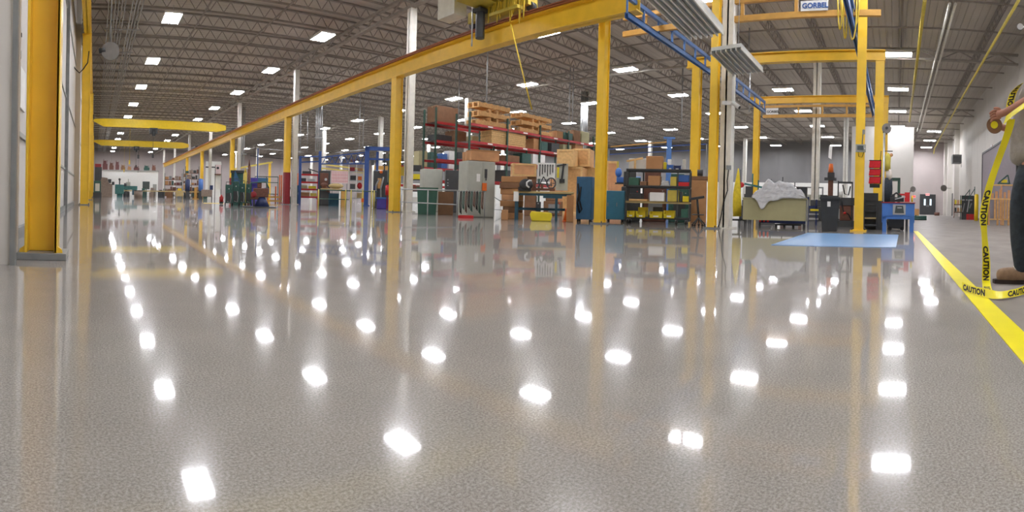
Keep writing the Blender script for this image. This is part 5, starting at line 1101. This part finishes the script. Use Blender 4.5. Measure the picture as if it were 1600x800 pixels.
for i in range(32): t.p('roller', 'grey_steel', ('t', [(-60+i*3.9, .6, 10), (-60+i*3.9, 8.4, 10)], .9, 8))
for i in range(9): t.p('leg', 'dark_steel', ('b', -60+i*15, -59+i*15, 0, 9, 0, 9.5))
cols = ['charcoal', 'brown_metal', 'machine_green', 'tan_bucket', 'dark_steel', 'cardboard_dark', 'grey_steel']
for i in range(10):
    x = 197+i*13.5
    if 207 < x < 224: continue
    one('floor_machine', ('first', 'second', 'third', 'fourth', 'fifth', 'sixth', 'seventh', 'eighth', 'ninth', 'tenth')[i]+' low machine from the left beyond the conveyor', 'machine', cols[i % 7], x, [('b', -5, 5, 0, 8, 0, 8+i % 3), ('b', -3, 2, 1, 6, 8+i % 3, 12+i % 4), ('t', [(3, 0, 4), (4, 0, 14)], .7, 6)], d=52, group='low machines beyond the conveyor')
def far_rack(label, x, d_, w_, h, lv, seed, short):
    t = px('storage_rack', label, 'rack', x, d_, group='crowded far racks')
    for q in (-w_/2, w_/2-.8): t.p('post', 'rack_green', ('b', q, q+.8, 0, 8, 0, h))
    rd = random.Random(seed)
    for l in range(lv):
        z = 2+l*(h-4)/lv; t.p('shelf', 'brown_metal', ('b', -w_/2, w_/2, 0, 8, z, z+.8))
        x_ = -w_/2+1
        while x_ < w_/2-3:
            ww = rd.uniform(2.5, 6); hh = rd.uniform(2, (h-4)/lv*.75)
            tag(shapes(MB(t.k), [('b', x_, min(x_+ww, w_/2-1), .4, 6, 0, hh)]).build('stored_part', rd.choice(['cardboard', 'cardboard_dark', 'white_steel', 'dull_red', 'machine_green', 'tan_bucket', 'grey_steel', 'charcoal', 'brown_metal']), None, tuple(t.loc+Vector((0, 0, (z+.81)*t.k))), t.rz),
                'item on level %s, %s slot from the left, %s' % (('one', 'two', 'three', 'four', 'five', 'six')[l], ('first',)[0] if x_ < -w_/2+2 else ORD[int((x_+w_/2)//3.2)], short), 'stored part', 'stored parts on the '+label)
            x_ += ww+.6
far_rack('crowded rack right of the white office box', 270, 54, 28, 38, 4, 1, 'rack right of the white office')
far_rack('crowded rack with dark red goods beyond the blue barrel', 299, 50, 22, 50, 5, 2, 'rack beyond the blue barrel')
far_rack('tall rack seen between the far yellow columns', 292, 60, 14, 44, 4, 9, 'rack between far yellow columns')
for i, (x, h) in enumerate(((292.5, 20), (313, 21))):
    t = px('plastic_barrel', ('left', 'right')[i]+' upright blue barrel on a stand in the far left bay', 'barrel', x, 44, group='blue barrels'); t.p('barrel', 'blue_bright' if i else 'prussian', ('c', 0, 0, 13, 12+h-3, 3.6), ('s', 0, 0, 12+h-3, 3.6, 1, 1, .6)); t.p('stand', 'dark_steel', ('b', -3, 3, -2, 2, 0, 13))
one('orange_barrier', 'orange board between the two blue barrels', 'barrier', 'orange_beam', 305, [('b', -2, 2, 0, 2, 0, 18), ('b', -5, 5, -1, 3, 0, 1)], d=45)
t = px('pallet_truck', 'tan box with a yellow lid on legs in the far left bay', 'cart', 280, 40); t.p('box', 'bench_top', ('b', -6, 6, 0, 8, 5, 14)); t.p('lid', 'yellow_bright', ('b', -3, 3, 0, 6, 14, 17))
for x in (-5, 4): t.p('leg', 'bench_top', ('b', x, x+1.2, 0, 7, 0, 5))
t = px('grey_bench', 'grey covered machine beside the notice board', 'machine', 323, 40); t.p('body', 'tan_bucket', ('b', -9, 8, 0, 10, 5, 16), bevel=.03); t.p('leg', 'dark_steel', ('b', -9, -7.6, 0, 8, 0, 5)); t.p('leg', 'dark_steel', ('b', 6.6, 8, 0, 8, 0, 5)); t.p('blue_part', 'prussian', ('b', 4, 9, 2, 8, 16, 23))
# far wall details left of centre
t = px('wall_unit', 'pale wall cabinet block on the far wall behind the notice board', 'cabinet', 330, 70); t.p('body', 'white_paint', ('b', -10, 14, 0, 6, 0, 56)); t.p('top_strip', 'dark_steel', ('b', -10, 14, -.5, 0, 46, 48))
t = px('wall_board', 'grey blue panel on the far wall between the red-footed columns', 'panel', 410, 60); t.p('panel', 'steel_blue', ('b', -8, 8, 0, 2, 26, 33)); t.p('post', 'grey_steel', ('b', -7, -6, 0, 2, 0, 26)); t.p('post', 'grey_steel', ('b', 6, 7, 0, 2, 0, 26))
# grey dish fan top left, hoist chain on left wall
t = T('ceiling_fan_dish', 'round grey dish fan hanging near the left conduits', 'fan', 168, d=16); t.o.location.z = at_d(168, 80, 16).z
t.p('dish', 'fan_grey', ('t', [(0, -2, 0), (0, 2, 0)], 14, 20)); t.p('motor', 'charcoal', ('t', [(-18, 0, 0), (-8, 0, 2)], 4, 10)); t.p('drop_rod', 'grey_steel', ('t', [(0, 3, 10), (0, 3, 100)], .8, 6))
q = at_X(30.5, 50, -.62)
t = T('pull_chain', 'dark hanging pull rod with a green handle left of the big yellow column', 'pull rod', 0, loc=(-.62, q.y, 0))
zz = lambda y: at_X(30.5, y, -.62).z
t.p('rod', 'black_plastic', ('t', [(0, 0, zz(82)), (0, 0, 3.0)], .006, 8)); t.p('clamp', 'dark_steel', ('b', -.05, .02, -.01, .01, zz(58), zz(52))); t.p('coupler', 'dark_steel', ('b', -.015, .015, -.015, .015, zz(92), zz(80))); t.p('handle', 'machine_green', ('t', [(0, 0, zz(103)), (0, 0, zz(90))], .011, 8))
one_ = tag(MB().box(XW, XW+.02, at_X(29, 150, XW).y, at_X(37, 150, XW).y, at_X(33, 172, XW).z, at_X(33, 108, XW).z).build('notice_sheet', 'white_paint'), 'pale notice on the left wall behind the big yellow column', 'notice')
# cable between second pier and column
t = T('wall_cable', 'thin dark cable looping between the second white pier and yellow column', 'cable', 0, loc=(0, 0, 0))
pts = [at_d(x, y, 18.0) for x, y in ((104, 90), (110, 96), (118, 108), (124, 114), (130, 108), (137, 98), (139, 80))]
t.p('cable', 'black_rubber', ('t', [tuple(p) for p in pts], .02, 6))
# rods and ducts hanging in the middle distance
for i, (x, y0, y1, d_) in enumerate(((471, 150, 240, 40), (482, 150, 238, 45), (503, 160, 200, 38), (563, 158, 250, 36), (569, 150, 230, 42), (717, 150, 188, 30), (762, 80, 160, 24), (1172, 0, 78, 23), (1066, 150, 200, 30), (1172, 122, 175, 26), (890, 160, 196, 30), (895, 160, 196, 30))):
    z1 = at_d(x, y0, d_).z; z0 = at_d(x, y1, d_).z; p = at_d(x, y0, d_)
    z1 = min(ZC, max(z1, 8.0))
    if z0 < z1: tag(MB().tube([(p.x, p.y, z0), (p.x, p.y, ZC)], .035, 6).build('hanging_conduit', 'aluminium'), 'thin pale conduit dropping from the ceiling, %s' % ('left of the red-footed column bay', 'second over the red shelf', 'above a lit lamp over the red shelf', 'over the blue gantry left post', 'right of the blue gantry post', 'above the left rack carton', 'above the taller pallet stack', 'down to the lamp behind the smaller unlit fixture', 'in the gap right of the slim far column', 'below the smaller unlit fixture', 'left of the far grey duct', 'next to the far grey duct')[i], 'conduit')
t = T('grey_duct', 'ribbed grey duct hanging between the pallet stacks and the yellow column', 'duct', 909, d=37)
m = MB(t.k); 
for i in range(4): m.cyl(-4.5+i*3, 0, 95, (ZC-.03)/t.k, 1.4)
m.build('pipe_bundle', 'aluminium', t.o)
t.p('pipe_clamp', 'grey_steel', ('b', -7, 7, -1.5, 1.5, 120, 122))
for i, (x, d_, h, dd) in enumerate(((483, 30, 1, 0), )):
    pass

t = px('blue_gantry', 'far blue gantry post with rails seen above the shelf cart', 'gantry', 1043, 27)
t.p('gantry_post', 'blue_rail', ('b', -4, 4, 0, 6, 0, 118)); t.p('post_head', 'blue_rail', ('b', -9, 9, -1, 7, 118, 121)); t.p('long_rail', 'blue_gantry', ('r', (-96, 3, 100), (60, 3, 112), 1.6)); t.p('long_rail', 'blue_gantry', ('r', (-96, 3, 92), (60, 3, 103), 1.2)); t.p('short_rail', 'orange_beam', ('r', (-92, 0, 104), (-4, 0, 113), 1.6)); t.p('foot', 'blue_rail', ('b', -8, 8, -3, 9, 0, 1.2))
t.p('rail_post', 'grey_steel', ('b', -96, -94, 2, 4, 0, 100)); t.p('rail_post', 'grey_steel', ('b', 58, 60, 2, 4, 0, 112))
for i, (x, d_, n_, y1) in enumerate(((377, 47, 3, 262), (495, 41, 4, 236))):
    t = T('grey_duct', ('bundle of pale pipes dropping behind the left red-footed column', 'bundle of pale pipes dropping above the red shelf')[i], 'duct', x, d=d_)
    m = MB(t.k); zb = at_d(x, y1, d_).z/t.k
    for q in range(n_): m.cyl(-4+q*3, 0, zb, (ZC-.03)/t.k, 1.0)
    m.build('pipe_bundle', 'aluminium', t.o); t.p('pipe_clamp', 'grey_steel', ('b', -6, 7, -1.2, 1.2, zb+20, zb+22))
# ================================================================ person with caution tape
PT = T('person', 'person in a grey t-shirt, jeans and tan boots holding yellow tape at the right edge', 'person', 1604, d=3.7, k=1.0)
PM = Matrix.Translation(PT.loc) @ Matrix.Rotation(PT.rz, 4, 'Z'); PMI = PM.inverted()
def skin(name, matn, chains, parent, sub=2, merge=None, smooth=True):
    """chains: list of [(x,y,z,rx,ry?)...]; equal points are shared; the first vertex is the root"""
    vs = []; es = []; rad = []; roots = []; idx = {}
    for ch in chains:
        prev = None
        for q in ch:
            key = (round(q[0], 4), round(q[1], 4), round(q[2], 4))
            if key in idx: i = idx[key]
            else:
                i = len(vs); idx[key] = i; vs.append(q[:3]); rad.append((q[3], q[4] if len(q) > 4 else q[3]))
                if prev is None: roots.append(i)
            if prev is not None: es.append((prev, i))
            prev = i
    me = bpy.data.meshes.new(name); me.from_pydata(vs, es, []); me.update()
    o = bpy.data.objects.new(name, me); C.objects.link(o); o.parent = parent
    md = o.modifiers.new('skin', 'SKIN'); md.use_smooth_shade = smooth; md.branch_smoothing = .6
    if not me.skin_vertices: me.skin_vertices.new(name='s') if hasattr(me.skin_vertices, 'new') else None
    return o, rad, roots, sub, matn
def finish(o, rad, roots, sub, matn):
    me = o.data
    if not me.skin_vertices:
        bm = bmesh.new(); bm.from_mesh(me); bm.verts.layers.skin.verify(); bm.to_mesh(me); bm.free()
    for i, v in enumerate(me.skin_vertices[0].data): v.radius = rad[i]; v.use_root = i in roots
    s2 = o.modifiers.new('sub', 'SUBSURF'); s2.levels = s2.render_levels = sub
    me.materials.append(MT[matn])
    # bake to plain mesh so nothing depends on the modifier stack
    dg = bpy.context.evaluated_depsgraph_get(); m2 = bpy.data.meshes.new_from_object(o.evaluated_get(dg)); o.modifiers.clear(); old = o.data; o.data = m2
    if not m2.materials: m2.materials.append(MT[matn])
    for p in m2.polygons: p.use_smooth = True
    return o
def SK(name, matn, chains, parent, sub=2): return finish(*skin(name, matn, chains, parent, sub))
# facing -x ; y- is towards the camera (left side of the body)
hipz = .88
Ls, Rs = (.03, -.19, 1.37), (.03, .19, 1.37)
Le, Re = (.10, -.42, 1.265), (.04, .33, 1.12)
Lw, Rw = (-.13, -.235, 1.19), (-.15, .03, 1.11)
spine = [(.03, 0, .9, .09, .09), (.02, 0, 1.05, .10, .10), (.03, 0, 1.2, .115, .13), (.045, 0, 1.33, .11, .15), (.075, 0, 1.42, .06, .065), (.11, 0, 1.49, .055)]
body = [spine,
        [(.045, 0, 1.33, .11, .15), (*Ls, .068), (.065, -.30, 1.32, .054), (*Le, .043), (-.02, -.325, 1.225, .041), (*Lw, .028)],
        [(.045, 0, 1.33, .11, .15), (*Rs, .068), (.04, .28, 1.26, .054), (*Re, .043), (-.06, .17, 1.11, .041), (*Rw, .028)],
        [(.03, 0, .9, .09, .09), (.02, -.09, .84, .065), (-.03, -.11, .5, .062), (.0, -.11, .1, .042)],
        [(.03, 0, .9, .09, .09), (.03, .09, .84, .065), (.09, .12, .5, .062), (.13, .13, .1, .042)]]
# palms and fingers
def hand(w_, palm, tips, th):
    ch = [[(*w_, .028), (*palm, .030, .02)]]
    return ch
Lp = (-.195, -.19, 1.175); Rp = (-.205, -.045, 1.115)
body[1] += [(-.165, -.212, 1.18, .026), (*Lp, .031, .026), (Lp[0]-.026, Lp[1]+.004, Lp[2]-.002, .028, .022)]
body[2] += [(-.18, -.005, 1.112, .026), (*Rp, .031, .026), (Rp[0]-.024, Rp[1]-.01, Rp[2]-.002, .028, .022)]
def fingers(P, dirs, n=(0, 0, 1)):
    out = []
    for (bx, by, bz), (mx, my, mz), (tx, ty, tz) in dirs:
        b = Vector(P)+Vector((bx, by, bz)); m = b+Vector((mx, my, mz)); t = m+Vector((tx, ty, tz)); e = t+Vector((tx, ty, tz))*.5+Vector((0, 0, -.004))
        out.append([(*b, .0095), (*m, .0092), (*t, .0085), (*e, .0068)])
    return out
body += fingers(Lp, [((.012, .002+.002*i, .022-.0150*i), (-.058, .004, .002-.003*i), (-.018+.002*i, .018, -.010)) for i in range(4)])
body += fingers(Lp, [((.02, -.006, .012), (-.026, -.004, .026), (-.026, .010, .004))])
body += fingers(Rp, [((.016, -.004, .02-.014*i), (-.052, -.018, .004-.003*i), (.004, -.022, -.014)) for i in range(4)])
body += fingers(Rp, [((.02, .0, .012), (-.022, -.004, .026), (-.024, -.012, .002))])
bo = SK('body', 'skin', body, PT.o, 2)
# head shaped from an ellipsoid, joined into the body mesh
hm = MB(); HX, HZ = .125, 1.58; n, mm = 28, 22; vs = []; fs = []
for i in range(mm+1):
    t_ = pi*i/mm
    for j_ in range(n):
        a = 2*pi*j_/n; x = -cos(a)*sin(t_); y = sin(a)*sin(t_); z = cos(t_)
        rx, ry, rz_ = .098, .076, .118
        X_, Y_, Z_ = x*rx, y*ry, z*rz_
        if z < -.2: Y_ *= 1-.35*(-z-.2); X_ = X_*(1-.12*(-z)) - .012*(-z)
        f_ = max(0, -x)
        if x < -.6 and abs(y) < .45:
            if abs(y) < .16 and -.35 < z < .1: X_ -= .022*(1-abs(y)/.16)*(1-abs(z+.18)/.3)          # nose
            if .05 < z < .25 and .15 < abs(y): X_ += .008                                             # eye sockets
            if -.62 < z < -.46 and abs(y) < .3: X_ -= .006                                            # lips
            if z < -.75: X_ -= .012                                                                   # chin
        if abs(abs(y)-1) < .12 and abs(z+.05) < .25 and abs(x) < .35: Y_ += math.copysign(.014, y)     # ears
        vs.append((HX+X_, Y_, HZ+Z_))
for i in range(mm):
    for j_ in range(n): fs.append((i*n+j_, (i+1)*n+j_, (i+1)*n+(j_+1) % n, i*n+(j_+1) % n))
hm.add(vs, fs, True); ho = hm.build('head_tmp', 'skin')
bm = bmesh.new(); bm.from_mesh(bo.data); bm.from_mesh(ho.data); bm.to_mesh(bo.data); bm.free(); bpy.data.objects.remove(ho)
for s_ in (-1, 1): MB().sph(HX-.079, s_*.03, HZ+.018, .0095).build('eye', 'white_plastic', PT.o)
hh = MB(); vs = []; fs = []
for i in range(9):
    t_ = pi*.56*i/8
    for j_ in range(n):
        a = 2*pi*j_/n; x = -cos(a)*sin(t_); y = sin(a)*sin(t_); z = cos(t_)
        if x < -.45: z = max(z, .5)
        vs.append((HX+.004+x*.104, y*.083, HZ+z*.125))
for i in range(8):
    for j_ in range(n): fs.append((i*n+j_, (i+1)*n+j_, (i+1)*n+(j_+1) % n, i*n+(j_+1) % n))
hh.add(vs, fs, True); hh.build('hair', 'hair', PT.o)
shirt = [[(.03, 0, .82, .175, .178), (.02, 0, .95, .16, .168), (.02, 0, 1.08, .138, .16), (.03, 0, 1.2, .142, .175), (.045, 0, 1.33, .125, .165), (.05, 0, 1.405, .08, .09)],
         [(.045, 0, 1.33, .125, .165), (.03, -.19, 1.365, .088), (.055, -.27, 1.335, .082), (.07, -.345, 1.3, .08)],
         [(.045, 0, 1.33, .125, .165), (.03, .19, 1.365, .088), (.035, .255, 1.29, .078), (.04, .285, 1.25, .074)]]
SK('shirt', 'tshirt', shirt, PT.o, 2)
jeans = [[(.03, 0, .9, .132, .16), (.03, 0, .86, .13, .155)],
         [(.03, 0, .86, .13, .155), (.0, -.105, .78, .11), (-.04, -.115, .5, .088), (-.035, -.115, .3, .082), (-.01, -.115, .12, .078), (-.005, -.115, .07, .074)],
         [(.03, 0, .86, .13, .155), (.05, .105, .78, .11), (.09, .125, .5, .088), (.12, .13, .3, .082), (.14, .135, .12, .078), (.145, .135, .07, .074)]]
SK('jeans', 'denim', jeans, PT.o, 2)
for bx, by, nm in ((-.01, -.115, 'left'), (.14, .135, 'right')):
    SK('boot', 'boot_leather', [[(bx+.03, by, .14, .066), (bx+.03, by, .065, .064), (bx-.07, by-.005, .058, .062, .054), (bx-.15, by-.008, .056, .058, .05), (bx-.2, by-.008, .05, .045, .04)]], PT.o, 2)
    m = MB(); pl = [(bx+.075, by-.028), (bx+.075, by+.028), (bx+.03, by+.045), (bx-.08, by+.036), (bx-.16, by+.04), (bx-.205, by+.028), (bx-.222, by-.004), (bx-.205, by-.036), (bx-.16, by-.05), (bx-.08, by-.046), (bx+.03, by-.045)]
    N_ = len(pl); m.add([(x, y, z) for z in (0, .028) for x, y in pl], [tuple(range(N_)), tuple(range(N_, 2*N_))]+[(i, (i+1) % N_, N_+(i+1) % N_, N_+i) for i in range(N_)])
    m.build('boot_sole', 'boot_sole', PT.o)
    m = MB().tube([(bx-.06, by-.05, .1), (bx-.075, by, .118), (bx-.06, by+.045, .1)], .004, 6); m.tube([(bx-.03, by-.052, .115), (bx-.045, by, .135), (bx-.03, by+.045, .115)], .004, 6); m.build('laces', 'cloth_white', PT.o)
MB().box(-.1, .16, -.16, -.158, .875, .905).build('belt', 'black_plastic', PT.o) if False else None

# caution tape: ribbon mesh with letters wrapped onto it
def catmull(P, n=10):
    out = []
    for i in range(len(P)-1):
        p0 = P[max(i-1, 0)]; p1 = P[i]; p2 = P[i+1]; p3 = P[min(i+2, len(P)-1)]
        for k in range(n):
            t = k/n; out.append(.5*((2*p1)+(p2-p0)*t+(2*p0-5*p1+4*p2-p3)*t*t+(3*p1-p0-3*p2+p3)*t*t*t))
    out.append(P[-1]); return out
def tape(label, ctrl, wid, group, text_at):
    """ctrl: (point, width direction)"""
    P = catmull([Vector(c[0]) for c in ctrl]); W_ = [w.normalized() for w in catmull([Vector(c[1]) for c in ctrl])]
    N = len(P); L_ = [0]
    for i in range(1, N): L_.append(L_[-1]+(P[i]-P[i-1]).length)
    vs = []
    fr = []
    for i in range(N):
        d = (P[min(i+1, N-1)]-P[max(i-1, 0)]).normalized(); nn = d.cross(W_[i]).normalized(); fr.append(nn)
        for s_, q in ((-1, -1), (1, -1), (1, 1), (-1, 1)): vs.append(tuple(P[i]+W_[i]*s_*wid/2+nn*q*.0006))
    fs = [(i*4+j_, i*4+(j_+1) % 4, i*4+4+(j_+1) % 4, i*4+4+j_) for i in range(N-1) for j_ in range(4)]+[(3, 2, 1, 0), tuple((N-1)*4+j_ for j_ in range(4))]
    m = MB(); m.add(vs, fs, False); o = m.build('caution_tape', 'tape_yellow'); tag(o, label, 'tape', group)
    import bisect
    def at(s_, v, off):
        i = min(max(bisect.bisect_right(L_, s_)-1, 0), N-2); t = (s_-L_[i])/max(1e-6, L_[i+1]-L_[i])
        return P[i].lerp(P[i+1], t)+W_[i].lerp(W_[i+1], t)*v+fr[i].lerp(fr[i+1], t).normalized()*off
    for s0 in text_at:
        cu = bpy.data.curves.new('t', 'FONT'); cu.body = 'CAUTION'; cu.size = wid*.92; cu.align_x = 'LEFT'; cu.space_character = 1.08; cu.resolution_u = 3; cu.offset = .0028
        to = bpy.data.objects.new('t', cu); C.objects.link(to); dg = bpy.context.evaluated_depsgraph_get(); dg.update()
        me = bpy.data.meshes.new_from_object(to.evaluated_get(dg)); bpy.data.objects.remove(to)
        bm = bmesh.new(); bm.from_mesh(me)
        bmesh.ops.subdivide_edges(bm, edges=[e for e in bm.edges if e.calc_length() > .02], cuts=2)
        bmesh.ops.triangulate(bm, faces=bm.faces)
        TW = max(v.co.x for v in bm.verts)
        for sd in (-1, 1):
            b2 = bm.copy()
            for v in b2.verts:
                x, y = v.co.x, v.co.y-wid*.33
                xx = x if sd > 0 else TW-x
                v.co = at(min(s0+xx, L_[-1]), y, sd*.0016)
            m3 = bpy.data.meshes.new('tape_lettering'); b2.to_mesh(m3); b2.free(); m3.materials.append(MT['letter_black'])
            oo = bpy.data.objects.new('tape_lettering', m3); C.objects.link(oo); oo.parent = o
        bm.free()
    return o, L_[-1]
def W(x, y, d): return at_d(x, y, d)
rt = Vector((cos(PHC+.95), -sin(PHC+.95), 0))         # roughly screen right at the right edge of the photo
up = Vector((0, 0, 1)); fw = Vector((sin(PHC+.95), cos(PHC+.95), 0))
tape('yellow caution tape hanging from the hands of the person down to the floor',
     [(at_z(1544, 457, .03), rt+up*.1), (W(1541, 440, 3.38), rt), (W(1541, 405, 3.38), rt+fw*.5), (W(1538, 365, 3.4), rt*.8+fw*.9), (W(1537, 335, 3.42), rt+fw*.2), (W(1545, 295, 3.44), rt+up*.25),
      (W(1558, 255, 3.46), rt+up*.3), (W(1570, 222, 3.45), rt+up*.25+fw*.2), (W(1577, 200, 3.44), rt+up*.1+fw*.2), (W(1580, 186, 3.44), rt)], .055, None, (.03, .42, .8))
tape('yellow caution tape lying on the floor across the yellow line by the boots',
     [(at_z(1503, 447, .035), up+fw*.6), (at_z(1519, 453, .03), up+fw*.8), (at_z(1541, 458, .03), up+fw*.5), (at_z(1562, 461, .028), up*.8+fw), (at_z(1588, 457, .03), up+fw), (at_z(1606, 452, .03), up+fw*.6), (at_z(1640, 452, .03), up+fw*.6)], .055, None, (.02, .42))
tape('yellow caution tape stretched from the hands up past the chest of the person',
     [(W(1570, 188, 3.42), up+rt*.3), (W(1582, 178, 3.38), up*.9+rt*.4), (W(1600, 165, 3.3), up+rt*.5), (W(1622, 152, 3.25), up+rt*.5)], .062, None, ())
tape('short strip of caution tape running up over the grey t-shirt',
     [(W(1577, 176, 3.47), rt), (W(1579, 160, 3.48), rt+up*.1), (W(1584, 144, 3.47), rt+up*.3), (W(1594, 132, 3.42), rt+up*.6)], .05, None, (.01,))
r_ = PM @ Vector((-.235, -.11, 1.11))
t = T('tape_roll', 'round brown roll of tape held under the hands of the person', 'tape', 0, loc=tuple(r_), rz=PT.rz)
t.p('tape_ring', 'cardboard_dark', ('t', [(0, -.02, 0), (0, .03, 0)], .055, 24)); t.p('core', 'tape_yellow', ('t', [(0, -.022, 0), (0, .032, 0)], .026, 16))
